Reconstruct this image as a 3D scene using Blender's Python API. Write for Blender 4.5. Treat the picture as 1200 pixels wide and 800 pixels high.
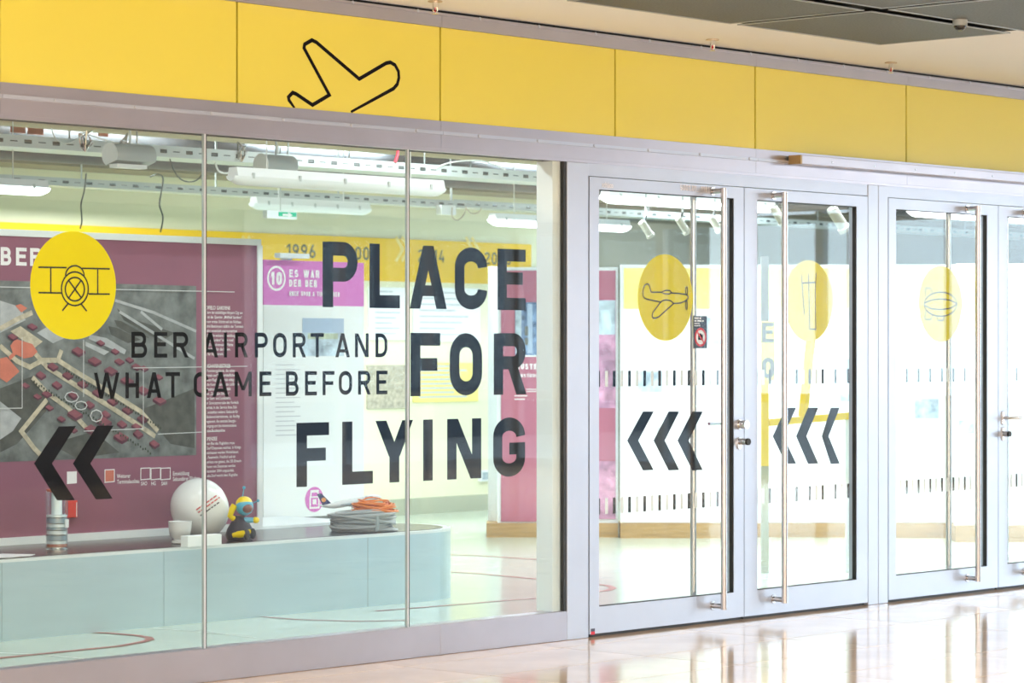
import bpy, bmesh, math, random
from mathutils import Vector, Matrix
random.seed(7)
for o in list(bpy.data.objects): bpy.data.objects.remove(o)
SC = bpy.context.scene
COL = SC.collection

# ------------------------------------------------------------------ camera
TH = math.radians(42.5); FPX = 3240.0; HC = 1.6; V0 = 412.0
FW = (math.cos(TH), math.sin(TH)); RT = (math.sin(TH), -math.cos(TH))
CX, CY = -11.6995, -10.1376
cam = bpy.data.cameras.new('camera'); co = bpy.data.objects.new('camera', cam); COL.objects.link(co)
co.location = (CX, CY, HC); co.rotation_euler = (math.pi / 2, 0, TH - math.pi / 2)
cam.sensor_width = 36; cam.lens = 36 * FPX / 1200; cam.shift_y = (V0 - 400) / 1200
cam.clip_start = 0.5; cam.clip_end = 300
cam.dof.use_dof = True; cam.dof.focus_distance = 14.8; cam.dof.aperture_fstop = 5.0
SC.camera = co

# ------------------------------------------------------------------ sky and exposure
w = bpy.data.worlds.new('sky'); SC.world = w; w.use_nodes = True
bg = w.node_tree.nodes['Background']; bg.inputs[0].default_value = (.74, .86, 1, 1); bg.inputs[1].default_value = 7.0
SC.view_settings.view_transform = 'Standard'; SC.view_settings.look = 'None'
SC.view_settings.gamma = 1; SC.view_settings.use_curve_mapping = False
SC.view_settings.exposure = 0.05

# ------------------------------------------------------------------ pixel helpers (a pixel gives a direction; depth comes from the plane named)
def ray(u, v):
    a = (u - 600) / FPX; b = (V0 - v) / FPX
    return (FW[0] + a * RT[0], FW[1] + a * RT[1], b)
def at(u, v, Y=0.0):
    r = ray(u, v); t = (Y - CY) / r[1]
    return Vector((CX + r[0] * t, Y, HC + r[2] * t))
def X(u, Y=0.0): return at(u, 412, Y).x
def fl(u, v, z=0.0):
    r = ray(u, v); t = (z - HC) / r[2]
    return Vector((CX + r[0] * t, CY + r[1] * t, z))
def dp(u, v, d):
    r = ray(u, v)
    return Vector((CX + r[0] * d, CY + r[1] * d, HC + r[2] * d))

# ------------------------------------------------------------------ mesh builder
WLOC = {}
def wloc(o): return WLOC.get(o.name, Vector((0, 0, 0))) if o else Vector((0, 0, 0))
class MB:
    def __init__(s): s.v = []; s.f = []
    def add(s, vs, fs):
        n = len(s.v); s.v += [tuple(p) for p in vs]; s.f += [tuple(i + n for i in q) for q in fs]; return s
    def box(s, x0, x1, y0, y1, z0, z1):
        vs = [(x, y, z) for z in (z0, z1) for y in (y0, y1) for x in (x0, x1)]
        return s.add(vs, [(0, 2, 3, 1), (4, 5, 7, 6), (0, 1, 5, 4), (2, 6, 7, 3), (0, 4, 6, 2), (1, 3, 7, 5)])
    def obox(s, p, ax, ay, az):      # corner p, edge vectors
        p = Vector(p); ax = Vector(ax); ay = Vector(ay); az = Vector(az)
        vs = [p + ax * i + ay * j + az * k for k in (0, 1) for j in (0, 1) for i in (0, 1)]
        return s.add(vs, [(0, 2, 3, 1), (4, 5, 7, 6), (0, 1, 5, 4), (2, 6, 7, 3), (0, 4, 6, 2), (1, 3, 7, 5)])
    def bar(s, a, b, wd, ht):
        a = Vector(a); b = Vector(b); d = (b - a).normalized()
        up = Vector((0, 0, 1)) if abs(d.z) < .95 else Vector((1, 0, 0))
        sx = d.cross(up).normalized(); sz = sx.cross(d)
        return s.obox(a - sx * wd / 2 - sz * ht / 2, b - a, sx * wd, sz * ht)
    def fbox(s, u0, u1, v0, v1, d, th):   # box facing the camera axis at depth d
        p = dp(u0, v1, d); q = dp(u1, v1, d); t = dp(u0, v0, d)
        return s.obox(p, q - p, Vector((FW[0], FW[1], 0)) * th, t - p)
    def prism(s, pts, ext):          # planar polygon (3D points) extruded by ext vector
        n = len(pts); e = Vector(ext)
        vs = [Vector(p) for p in pts] + [Vector(p) + e for p in pts]
        return s.add(vs, [tuple(range(n - 1, -1, -1)), tuple(range(n, 2 * n))] + [(i, (i + 1) % n, n + (i + 1) % n, n + i) for i in range(n)])
    def xy(s, pts, z0, z1): return s.prism([(p[0], p[1], z0) for p in pts], (0, 0, z1 - z0))
    def xz(s, pts, y0, y1): return s.prism([(p[0], y0, p[1]) for p in pts], (0, y1 - y0, 0))
    def tube(s, path, r, n=8, caps=True, closed=False):
        P = [Vector(p) for p in path]; m = len(P); rs = r if isinstance(r, (list, tuple)) else [r] * m
        up = Vector((0, 0, 1)); vs = []; prev = None
        for i in range(m):
            if closed: d = P[(i + 1) % m] - P[i - 1]
            else: d = P[min(i + 1, m - 1)] - P[max(i - 1, 0)]
            d.normalize()
            if prev is None:
                a = d.cross(up if abs(d.z) < .9 else Vector((1, 0, 0))).normalized()
            else:
                a = (prev - d * prev.dot(d)).normalized()
            prev = a; b = d.cross(a)
            for k in range(n):
                t = 2 * math.pi * k / n
                vs.append(P[i] + (a * math.cos(t) + b * math.sin(t)) * rs[i])
        fs = []
        for i in range(m if closed else m - 1):
            j = (i + 1) % m
            for k in range(n):
                fs.append((i * n + k, i * n + (k + 1) % n, j * n + (k + 1) % n, j * n + k))
        if caps and not closed:
            fs.append(tuple(range(n - 1, -1, -1))); fs.append(tuple((m - 1) * n + k for k in range(n)))
        return s.add(vs, fs)
    def lathe(s, c, prof, n=24, M=None):   # prof: (radius, height) along local z
        c = Vector(c); vs = []; fs = []
        for r, z in prof:
            for k in range(n):
                t = 2 * math.pi * k / n
                p = Vector((r * math.cos(t), r * math.sin(t), z))
                if M: p = M @ p
                vs.append(c + p)
        for i in range(len(prof) - 1):
            for k in range(n):
                fs.append((i * n + k, i * n + (k + 1) % n, (i + 1) * n + (k + 1) % n, (i + 1) * n + k))
        fs.append(tuple(range(n - 1, -1, -1))); fs.append(tuple((len(prof) - 1) * n + k for k in range(n)))
        return s.add(vs, fs)
    def ell(s, c, rx, ry, rz, M=None, n=20, m=12):
        prof = [(math.sin(math.pi * i / m), -math.cos(math.pi * i / m)) for i in range(1, m)]
        S = Matrix.Diagonal((rx, ry, rz)); S = (M @ S) if M else S
        return s.lathe(c, [(a, b) for a, b in prof], n, S)
    def build(s, name, mat, parent=None, smooth=False, bevel=0, loc=None):
        o = None
        base = wloc(parent) if parent else Vector(loc or (0, 0, 0))
        if len(s.f) > 1 and len(s.v) == sum(len(q) for q in s.f):      # printed shapes: stack overlapping pieces like film layers
            cm = Vector((CX, CY, HC)); flat_xy = max(p[2] for p in s.v) - min(p[2] for p in s.v) < 1e-6
            for i, q in enumerate(s.f):
                for k in q:
                    p = Vector(s.v[k]); s.v[k] = tuple(p + (Vector((0, 0, 1)) if flat_xy else (cm - p).normalized()) * (i * 3e-5))
        me = bpy.data.meshes.new(name); me.from_pydata([tuple(Vector(p) - base) for p in s.v], [], s.f)
        me.validate(); me.update()
        bm = bmesh.new(); bm.from_mesh(me); bmesh.ops.recalc_face_normals(bm, faces=bm.faces); bm.to_mesh(me); bm.free()
        if smooth:
            me.shade_smooth(); me.set_sharp_from_angle(angle=math.radians(40))
        me.materials.append(MAT[mat] if isinstance(mat, str) else mat)
        o = bpy.data.objects.new(name, me); COL.objects.link(o)
        if parent: o.parent = parent
        else: o.location = base
        WLOC[o.name] = base
        if bevel:
            b = o.modifiers.new('bevel', 'BEVEL'); b.width = bevel; b.segments = 2; b.limit_method = 'ANGLE'
        return o
def thing(name, label, cat, loc=(0, 0, 0), group=None):
    o = bpy.data.objects.new(name, None); COL.objects.link(o); o.location = loc; o.empty_display_size = .1
    WLOC[o.name] = Vector(loc); o['label'] = label; o['category'] = cat
    if group: o['group'] = group
    return o
def tag(o, label, cat, group=None):
    o['label'] = label; o['category'] = cat
    if group: o['group'] = group
    return o
def struct(o, label=None, cat=None):
    o['kind'] = 'structure'
    if label: o['label'] = label
    if cat: o['category'] = cat
    return o
def sempty(name, label, cat, loc=(0, 0, 0)):
    o = thing(name, label, cat, loc); o['kind'] = 'structure'; return o

# ------------------------------------------------------------------ materials
MAT = {}
def mat(name, col, rough=.5, metal=0, spec=.5, coat=0, noise=None, bump=None, emit=None, estr=0, aniso=0):
    m = bpy.data.materials.new(name); m.use_nodes = True; nt = m.node_tree; b = nt.nodes['Principled BSDF']
    c = (*col, 1)
    b.inputs['Base Color'].default_value = c; b.inputs['Roughness'].default_value = rough
    b.inputs['Metallic'].default_value = metal; b.inputs['Specular IOR Level'].default_value = spec
    b.inputs['Coat Weight'].default_value = coat; b.inputs['Coat Roughness'].default_value = .08
    b.inputs['Anisotropic'].default_value = aniso
    if noise:
        sc, amt = noise[0], noise[1]
        tc = nt.nodes.new('ShaderNodeTexCoord'); mp = nt.nodes.new('ShaderNodeMapping')
        if len(noise) > 2: mp.inputs['Scale'].default_value = noise[2]
        n = nt.nodes.new('ShaderNodeTexNoise'); n.inputs['Scale'].default_value = sc; n.inputs['Detail'].default_value = 5
        r = nt.nodes.new('ShaderNodeValToRGB')
        r.color_ramp.elements[0].position = .3; r.color_ramp.elements[1].position = .7
        r.color_ramp.elements[0].color = (*[x * (1 - amt) for x in col], 1); r.color_ramp.elements[1].color = (*[min(1, x * (1 + amt)) for x in col], 1)
        nt.links.new(tc.outputs['Object'], mp.inputs[0]); nt.links.new(mp.outputs[0], n.inputs['Vector']); nt.links.new(n.outputs['Fac'], r.inputs[0]); nt.links.new(r.outputs[0], b.inputs['Base Color'])
        if bump:
            bp = nt.nodes.new('ShaderNodeBump'); bp.inputs['Strength'].default_value = bump; bp.inputs['Distance'].default_value = .01
            nt.links.new(n.outputs['Fac'], bp.inputs['Height']); nt.links.new(bp.outputs[0], b.inputs['Normal'])
    if emit:
        b.inputs['Emission Color'].default_value = (*emit, 1); b.inputs['Emission Strength'].default_value = estr
    MAT[name] = m; return m
def glass_mat(name, tint, refl=1.0, rough=0.0):
    m = bpy.data.materials.new(name); m.use_nodes = True; nt = m.node_tree; nt.nodes.clear()
    out = nt.nodes.new('ShaderNodeOutputMaterial'); mx = nt.nodes.new('ShaderNodeMixShader')
    tr = nt.nodes.new('ShaderNodeBsdfTransparent'); tr.inputs[0].default_value = (*tint, 1)
    gl = nt.nodes.new('ShaderNodeBsdfGlossy'); gl.inputs['Roughness'].default_value = rough; gl.inputs[0].default_value = (1, 1, 1, 1)
    lw = nt.nodes.new('ShaderNodeLayerWeight'); lw.inputs[0].default_value = .5
    pw = nt.nodes.new('ShaderNodeMath'); pw.operation = 'POWER'; pw.inputs[1].default_value = 5
    ma = nt.nodes.new('ShaderNodeMath'); ma.operation = 'MULTIPLY_ADD'; ma.inputs[1].default_value = .96 * refl; ma.inputs[2].default_value = .04 * refl
    nt.links.new(lw.outputs['Facing'], pw.inputs[0]); nt.links.new(pw.outputs[0], ma.inputs[0]); nt.links.new(ma.outputs[0], mx.inputs[0])
    nt.links.new(tr.outputs[0], mx.inputs[1]); nt.links.new(gl.outputs[0], mx.inputs[2]); nt.links.new(mx.outputs[0], out.inputs[0])
    MAT[name] = m; return m
glass_mat('glass', (.955, .985, .975))
glass_mat('jar_glass', (.86, .93, .95), 2.0)
mat('yellow_panel', (.79, .705, .085), .45, spec=.5, coat=1)
mat('alu', (.47, .46, .51), .33, metal=.8, noise=(3, .04))
mat('alu_door', (.52, .565, .65), .38, metal=.6, noise=(3, .03))
mat('steel', (.54, .54, .56), .25, metal=1)
mat('chrome', (.8, .78, .76), .15, metal=1)
mat('brass_end', (.42, .28, .12), .4, metal=.6)
mat('black_rubber', (.012, .012, .012), .5)
mat('joint_white', (.75, .78, .82), .3, metal=.3)
mat('vinyl_black', (.006, .005, .007), .6, spec=.08)
mat('vinyl_yellow', (.88, .735, .0), .5, spec=.2)
mat('vinyl_line', (.015, .015, .015), .5)
mat('vinyl_white', (.85, .85, .88), .4)
mat('cream_ceiling', (.83, .85, .87), .8)
mat('grille_dark', (.08, .08, .085), .5, metal=.2, noise=(90, .35))
mat('grille_frame', (.42, .45, .50), .35, metal=.6)
mat('black_gap', (.01, .01, .012), .8)
mat('tile', (.74, .545, .37), .10, spec=.5, noise=(2.5, .10))
mat('grout', (.17, .12, .08), .7)
mat('white_wall', (.8, .8, .78), .6)
mat('beige_wall', (.72, .68, .63), .6)
mat('reflection_dark', (.045, .045, .05), .5)
mat('window_frame', (.35, .37, .4), .4, metal=.5)
mat('exhibit_floor', (.58, .645, .53), .16, spec=.5, noise=(1.2, .05))
mat('floor_red', (.45, .16, .14), .4)
mat('floor_white', (.8, .82, .76), .4)
mat('back_yellow', (.82, .80, .57), .6, noise=(.8, .03))
mat('concrete', (.23, .22, .165), .75, noise=(1.5, .12))
mat('concrete_ceiling', (.20, .205, .19), .8, noise=(1.2, .25))
mat('skirting', (.42, .44, .32), .5)
mat('band_yellow', (.93, .58, .01), .5)
mat('year_grey', (.16, .15, .07), .5)
mat('band_light', (.95, .75, .25), .5)
mat('bench_metal', (.53, .66, .70), .30, metal=.55, noise=(2, .03, (1, 1, 6)), aniso=.4)
mat('bench_rim', (.80, .84, .84), .3, metal=.3)
mat('bench_top', (.045, .04, .045), .22)
mat('burgundy', (.27, .10, .15), .55, noise=(3, .05))
mat('burgundy_light', (.44, .13, .19), .5)
mat('panel_white', (.86, .88, .88), .5)
mat('frame_white', (.80, .84, .84), .4)
mat('print_white', (.85, .82, .82), .6)
mat('print_line', (.62, .62, .62), .6)
mat('print_grey', (.55, .57, .6), .6)
mat('purple', (.66, .16, .52), .5)
mat('map_ground', (.17, .18, .175), .6, noise=(9, .5))
mat('map_field', (.085, .085, .075), .6, noise=(14, .3))
mat('map_road', (.50, .44, .33), .6, noise=(22, .3))
mat('map_roof', (.25, .075, .10), .6, noise=(16, .2))
mat('map_shade', (.12, .035, .06), .6)
mat('map_orange', (.60, .18, .12), .6, noise=(16, .1))
mat('map_pale', (.42, .43, .44), .6, noise=(12, .2))
mat('map_tree', (.05, .06, .04), .7)
mat('photo_sky', (.42, .52, .68), .6)
mat('photo_land', (.45, .50, .36), .6, noise=(9, .5))
mat('photo_blue', (.16, .24, .40), .6, noise=(14, .7))
mat('photo_pale', (.50, .60, .72), .6, noise=(9, .5))
mat('photo_pink', (.55, .28, .42), .6, noise=(7, .6))
mat('header_yellow', (.90, .76, .22), .5)
mat('wood', (.42, .25, .09), .5, noise=(3, .2, (1, 1, 12)))
mat('tray_metal', (.50, .56, .55), .5, metal=.2)
mat('lamp_white', (.78, .82, .82), .4)
mat('lamp_off', (.82, .88, .89), .25, spec=.6)
mat('lamp_lit', (.95, .97, 1), .4, emit=(.93, .97, 1), estr=6)
mat('hall_fill_glow', (.95, .97, 1), .4, emit=(1, .96, .92), estr=4)
mat('hood_grey', (.38, .44, .45), .5)
mat('wire_dark', (.05, .07, .07), .5)
mat('wire_grey', (.40, .43, .43), .5)
mat('wire_orange', (.85, .25, .04), .45)
mat('wire_white', (.75, .78, .76), .45)
mat('pipe_tan', (.40, .34, .22), .5)
mat('pipe_dark', (.07, .075, .08), .5)
mat('duct', (.42, .45, .46), .35, metal=.6)
mat('exit_green', (.02, .5, .26), .4)
mat('ceramic', (.86, .88, .87), .22, spec=.5)
mat('foam_white', (.88, .91, .91), .5)
mat('text_red', (.6, .12, .12), .5)
mat('text_dark', (.12, .12, .13), .5)
mat('toy_blue', (.10, .42, .58), .4)
mat('toy_yellow', (.92, .66, .0), .4)
mat('toy_navy', (.025, .03, .055), .7)
mat('toy_brown', (.20, .06, .04), .3)
mat('toy_black', (.02, .02, .02), .5)
mat('plane_white', (.86, .89, .90), .25)
mat('plane_navy', (.02, .035, .14), .3)
mat('plane_orange', (.85, .36, .1), .4)
mat('plane_grey', (.32, .4, .45), .4)
mat('red_box', (.70, .06, .05), .4)
mat('paper', (.82, .82, .82), .7)
mat('notice_grey', (.055, .065, .11), .5)
mat('sign_red', (.72, .04, .07), .5)
mat('stand_yellow', (.85, .60, .0), .4)
mat('stand_grey', (.18, .18, .16), .5)
mat('spot_body', (.42, .41, .33), .4)
mat('dome_dark', (.02, .02, .02), .1)
mat('sprinkler_metal', (.55, .45, .33), .35, metal=.6)
mat('sky_block', (.055, .08, .12), .6, noise=(.3, .3))
mat('asphalt', (.25, .26, .28), .8)

# ------------------------------------------------------------------ stroke lettering (condensed sans capitals)
def arc(cx, cy, rx, ry, a0, a1, n=10):
    return [(cx + rx * math.cos(math.radians(a0 + (a1 - a0) * i / n)), cy + ry * math.sin(math.radians(a0 + (a1 - a0) * i / n))) for i in range(n + 1)]
def stroke(pts, wd, closed=False):
    P = [Vector((p[0], p[1])) for p in pts]; n = len(P); L = []; R_ = []
    for i in range(n):
        if closed: a, b, c = P[i - 1], P[i], P[(i + 1) % n]
        else: a, b, c = P[max(i - 1, 0)], P[i], P[min(i + 1, n - 1)]
        d1 = (b - a); d2 = (c - b)
        if d1.length < 1e-9: d1 = d2
        if d2.length < 1e-9: d2 = d1
        d1 = d1.normalized(); d2 = d2.normalized()
        n1 = Vector((-d1.y, d1.x)); n2 = Vector((-d2.y, d2.x)); m = n1 + n2
        if m.length < 1e-6: m = n1
        m.normalize(); k = wd / 2 / max(m.dot(n1), .4)
        L.append(b + m * k); R_.append(b - m * k)
    q = []
    for i in range(n if closed else n - 1):
        j = (i + 1) % n
        q.append([tuple(L[i]), tuple(L[j]), tuple(R_[j]), tuple(R_[i])])
    return q
def sl(x0, y0, x1, y1, ws):     # slanted stroke with horizontal cuts, x given at left edges
    return [(x0, y0), (x0 + ws, y0), (x1 + ws, y1), (x1, y1)]
def rc(x0, x1, y0, y1): return [(x0, y0), (x1, y0), (x1, y1), (x0, y1)]
def glyph(c, W, w):
    h = w / 2; b = w * .9; H1 = 1.0; q = []
    def bowl(x0, x1, y0, y1):
        ry = (y1 - y0) / 2 - b / 2; rx = min(x1 - x0 - h, ry * 1.0 + .0); cx = x1 - h - rx
        return stroke([(x0, y1 - b / 2), (cx, y1 - b / 2)] + arc(cx, (y0 + y1) / 2, rx, ry, 90, -90, 14)[1:] + [(x0, y0 + b / 2)], w * .95)
    def ring(a0=None, a1=None):
        rx = W / 2 - h; ry = .32 - h if c in 'CG' else min(rx * 1.15, .36 - h); t = arc(W / 2, 1 - h - ry, rx, ry, 0, 180, 16); bo = arc(W / 2, h + ry, rx, ry, 180, 360, 16)
        return t, bo
    if c == 'I': q = [rc(W / 2 - h, W / 2 + h, 0, 1)]
    elif c == '1': q = [rc(W - w, W, 0, 1), sl(0, .66, W - w, 1 - .02, w * .9) if False else [(W - w, 1), (0, .80), (0, .80 - w * 1.1), (W - w, 1 - w * 1.2)]]
    elif c == 'L': q = [rc(0, w, 0, 1), rc(0, W, 0, b)]
    elif c == 'E': q = [rc(0, w, 0, 1), rc(0, W, 0, b), rc(0, W, 1 - b, 1), rc(0, W * .9, .52 - b / 2, .52 + b / 2)]
    elif c == 'F': q = [rc(0, w, 0, 1), rc(0, W, 1 - b, 1), rc(0, W * .9, .50 - b / 2, .50 + b / 2)]
    elif c == 'H': q = [rc(0, w, 0, 1), rc(W - w, W, 0, 1), rc(0, W, .5 - b / 2, .5 + b / 2)]
    elif c == 'T': q = [rc(W / 2 - h, W / 2 + h, 0, 1), rc(0, W, 1 - b, 1)]
    elif c == 'A':
        ws = w * 1.06; q = [sl(0, 0, W / 2 - ws / 2, 1, ws), sl(W - ws, 0, W / 2 - ws / 2, 1, ws)]
        y0, y1 = .2, .2 + b * .85; k = (W / 2 - ws / 2); q.append([(ws * .5 + k * y0, y0), (W - ws * .5 - k * y0, y0), (W - ws * .5 - k * y1, y1), (ws * .5 + k * y1, y1)])
    elif c == 'V': ws = w * 1.06; q = [sl(0, 1, W / 2 - ws / 2, 0, ws), sl(W - ws, 1, W / 2 - ws / 2, 0, ws)]
    elif c == 'Y': ws = w * 1.1; q = [sl(0, 1, W / 2 - ws / 2, .42, ws), sl(W - ws, 1, W / 2 - ws / 2, .42, ws), rc(W / 2 - h, W / 2 + h, 0, .43)]
    elif c == 'W':
        ws = w * .98; xs = [0, W * .25 - ws * .25, W / 2 - ws / 2, W * .75 - ws * .75, W - ws]
        q = [sl(xs[0], 1, xs[1], 0, ws), sl(xs[2], 1, xs[1], 0, ws), sl(xs[2], 1, xs[3], 0, ws), sl(xs[4], 1, xs[3], 0, ws)]
    elif c == 'N': ws = w * 1.15; q = [rc(0, w, 0, 1), rc(W - w, W, 0, 1), sl(0, 1, W - ws, 0, ws)]
    elif c == 'M': ws = w * 1.0; q = [rc(0, w, 0, 1), rc(W - w, W, 0, 1), sl(0, 1, W / 2 - ws / 2, .25, ws), sl(W - ws, 1, W / 2 - ws / 2, .25, ws)]
    elif c == 'P': q = [rc(0, w, 0, 1)] + bowl(w * .5, W, .40, 1)
    elif c == 'R': q = [rc(0, w, 0, 1)] + bowl(w * .5, W * .98, .42, 1) + [sl(W * .42, .46, W - w * 1.1, 0, w * 1.1)]
    elif c == 'B': q = [rc(0, w, 0, 1)] + bowl(w * .5, W * .94, .5 - b * .5, 1) + bowl(w * .5, W, 0, .5 + b * .5)
    elif c == 'D':
        rx = min(W - h - w * .5, .32); cx = W - h - rx
        q = [rc(0, w, 0, 1)] + stroke([(w * .5, 1 - b / 2), (cx, 1 - b / 2)] + arc(cx, 1 - b / 2 - .3, rx, .3, 90, 0, 8)[1:] + arc(cx, b / 2 + .3, rx, .3, 0, -90, 8) + [(w * .5, b / 2)], w * .95)
    elif c in 'O0': t, bo = ring(); q = stroke(t + bo, w, True)
    elif c == 'C':
        t, bo = ring(); q = stroke(t + bo, w)
    elif c == 'G':
        t, bo = ring(); q = stroke(t + bo + [(W - h, .575)], w) + [rc(W * .5, W, .575 - b, .575)]
    elif c == 'U': t, bo = ring(); q = stroke([(h, 1)] + bo + [(W - h, 1)], w)
    elif c in 'S5':
        rx = W / 2 - h; r1 = (.5 + h * .0 - h) / 2 + .0
        if c == 'S': q = stroke(arc(W / 2, 1 - h - .235, rx, .235, 10, 180, 9) + arc(W / 2, h + .25, rx, .25, 90, -165, 14)[0:], w) if False else stroke(arc(W / 2, .75 - h * .5, rx, .25 - h * .5, 20, 270, 12) + arc(W / 2, .25 + h * .5, rx, .25 - h * .5 + .0, 90, -160, 12)[1:], w)
        else: q = [rc(0, W, 1 - b, 1), rc(0, w, .48, 1)] + stroke([(h, .55)] + arc(W / 2, .31, rx, .31 - h, 120, -150, 12), w)
    elif c == '2': rx = W / 2 - h; q = stroke(arc(W / 2, .72, rx, .28 - h, 175, -20, 10) + [(h, b)], w) + [rc(0, W, 0, b)]
    elif c == '4': q = [rc(W * .62, W * .62 + w, 0, .55), rc(0, W, .22, .22 + b), sl(0, .22, W * .45, 1, w)]
    elif c == '6': rx = W / 2 - h; q = stroke(arc(W / 2, .31, rx, .31 - h, 0, 360, 16)[:-1], w, True) + stroke([(h, .31), (W * .3, .65), (W * .66, 1)], w)
    elif c == '9': rx = W / 2 - h; q = stroke(arc(W / 2, .69, rx, .31 - h, 0, 360, 16)[:-1], w, True) + stroke([(W - h, .69), (W * .7, .35), (W * .34, 0)], w)
    elif c == '8': rx = W / 2 - h; q = stroke(arc(W / 2, .27, rx, .27 - h, 0, 360, 16)[:-1], w, True) + stroke(arc(W / 2, .75, rx * .9, .25 - h, 0, 360, 16)[:-1], w, True)
    elif c == '.': q = [rc(0, w, 0, w)]
    elif c == '_': q = [rc(0, W, -.1, -.1 + b)]
    return q
def put(mb, quads, fn):      # fn maps (x,y) to a 3D point; a thin plate in front
    for q in quads:
        mb.add([fn(*p) for p in q], [tuple(range(len(q)))])
NARROW = {'I': .3, '1': .62, '.': .35, ' ': .6, 'W': 1.55, 'M': 1.25, '_': 1.0}
def text_run(mb, s, x0, x1, z0, z1, y, wfrac=.2, fn=None, gap=.35):
    """run of capitals filling x0..x1 on the plane y"""
    H = z1 - z0; tot = sum(NARROW.get(c, 1) for c in s) + gap * (len(s) - 1); k = (x1 - x0) / tot; x = x0
    for c in s:
        Wd = NARROW.get(c, 1) * k
        if c != ' ':
            g = glyph(c, Wd / H, min(wfrac, Wd / H * .9))
            put(mb, g, fn and (lambda a, b, x=x: fn(x + a * H, z0 + b * H)) or (lambda a, b, x=x: (x + a * H, y, z0 + b * H)))
        x += Wd + gap * k
def word_row(mb, x0, x1, z0, z1, fn, seed):     # a line of print too small to read: word-length dashes
    rd = random.Random(seed); x = x0; k = (z1 - z0)
    while x < x1 - k:
        e = min(x1, x + k * rd.uniform(1.6, 4.5)); n = max(1, int((e - x) / (k * 1.5)))
        for i in range(n):
            a, b = x + (e - x) * i / n, x + (e - x) * (i + 1) / n
            mb.add([fn(a, z0), fn(b, z0), fn(b, z1), fn(a, z1)], [(0, 1, 2, 3)])
        x = e + k * .7
def small_text(lines, x0, ztop, pitch, size, y, fn=None):
    mb = MB()
    for i, t in enumerate(lines):
        if not t: continue
        cu = bpy.data.curves.new('t', 'FONT'); cu.body = t; cu.size = size; cu.resolution_u = 2; cu.offset = size * .012
        ob = bpy.data.objects.new('t', cu); COL.objects.link(ob)
        dg = bpy.context.evaluated_depsgraph_get(); me = bpy.data.meshes.new_from_object(ob.evaluated_get(dg))
        z = ztop - pitch * (i + .8)
        P = [(v.co.x * .78, v.co.y) for v in me.vertices]
        mb.add([(fn(x0 + a, z + b) if fn else (x0 + a, y, z + b)) for a, b in P], [tuple(p.vertices) for p in me.polygons])
        bpy.data.objects.remove(ob); bpy.data.curves.remove(cu); bpy.data.meshes.remove(me)
    return mb

# ================================================================== STRUCTURE
# hall floor: stone tiles in rows along the front
fb = MB().box(-20, 17, -16, 0.1, -.12, -.006).build('floor', 'grout'); struct(fb, 'polished beige stone floor of the hall in front of the doors', 'floor')
ms = {}
rows = [(-.24, 0.09)] + [(-.24 - .6 * (k + 1), -.24 - .6 * k) for k in range(7)]
for r, (y0, y1) in enumerate(rows):
    off = 0
    for k in range(-5, 8):
        key = round(y1 - y0, 3)
        if key not in ms:
            t = MB().box(-.597, .597, -(y1 - y0) / 2 + .003, (y1 - y0) / 2 - .003, -.012, 0).build('tile', 'tile'); ms[key] = t.data; o = t
        else:
            o = bpy.data.objects.new('tile', ms[key]); COL.objects.link(o)
        o.parent = fb; o.location = (k * 1.2 + .1 + off, (y0 + y1) / 2, 0)
fr = MB(); fr.box(-20, -6.5, -16, .09, -.012, 0); fr.box(9.1, 17, -16, .09, -.012, 0); fr.box(-6.5, 9.1, -16, -4.442, -.012, 0)
fr.build('stone_paving', 'tile', fb)
struct(MB().box(-7, 24, .1, 9.2, -.12, 0).build('floor_exhibition', 'exhibit_floor'), 'pale green smooth floor inside the glazed exhibition room', 'floor')
# hall ceiling with dark grille panels
hc = MB().box(-20, 17, -16, .0, 3.40, 3.55).build('ceiling', 'cream_ceiling'); struct(hc, 'cream plaster ceiling of the hall with dark grille panels', 'ceiling')
gm = None
def grille(x0, x1, y0, y1):
    global gm
    if gm is None:
        a = MB().box(-.655, .655, -.43, .43, 3.377, 3.381)
        a.box(-.50, .50, -.30, .30, 3.381, 3.3984)
        f = MB()
        for q in ((-.668, .668, -.443, -.425), (-.668, .668, .425, .443), (-.668, -.65, -.425, .425), (.65, .668, -.425, .425)): f.box(*q, 3.374, 3.379)
        gm = (a.build('ceiling_grille', 'grille_dark', hc), f.build('grille_frame', 'grille_frame', hc)); o, p = gm
        p.parent = o
    else:
        o = gm[0].copy(); p = gm[1].copy(); COL.objects.link(o); COL.objects.link(p); o.parent = hc; p.parent = o
    o.location = ((x0 + x1) / 2, (y0 + y1) / 2, 0)
for r in range(6):
    for k in range(-6, 9):
        if r == 0 and k > 1: continue
        x0 = .2 + (k - 1) * 1.40
        grille(x0, x0 + 1.35, -.86 - r * .99 - .94, -.86 - r * .99)
MB().box(-9, 1.62, -1.87, -.83, 3.3985, 3.3995).box(-9, 13, -6.8, -1.87, 3.3985, 3.3995).build('grille_gap_shade', 'black_gap', hc)  # black sheet paints the shade in the gaps between grilles
struct(MB().box(-7, 24, .16, 9.2, 3.9, 4.05).build('ceiling_exhibition', 'concrete_ceiling'), 'rough grey concrete ceiling above the cable trays', 'ceiling')
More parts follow.
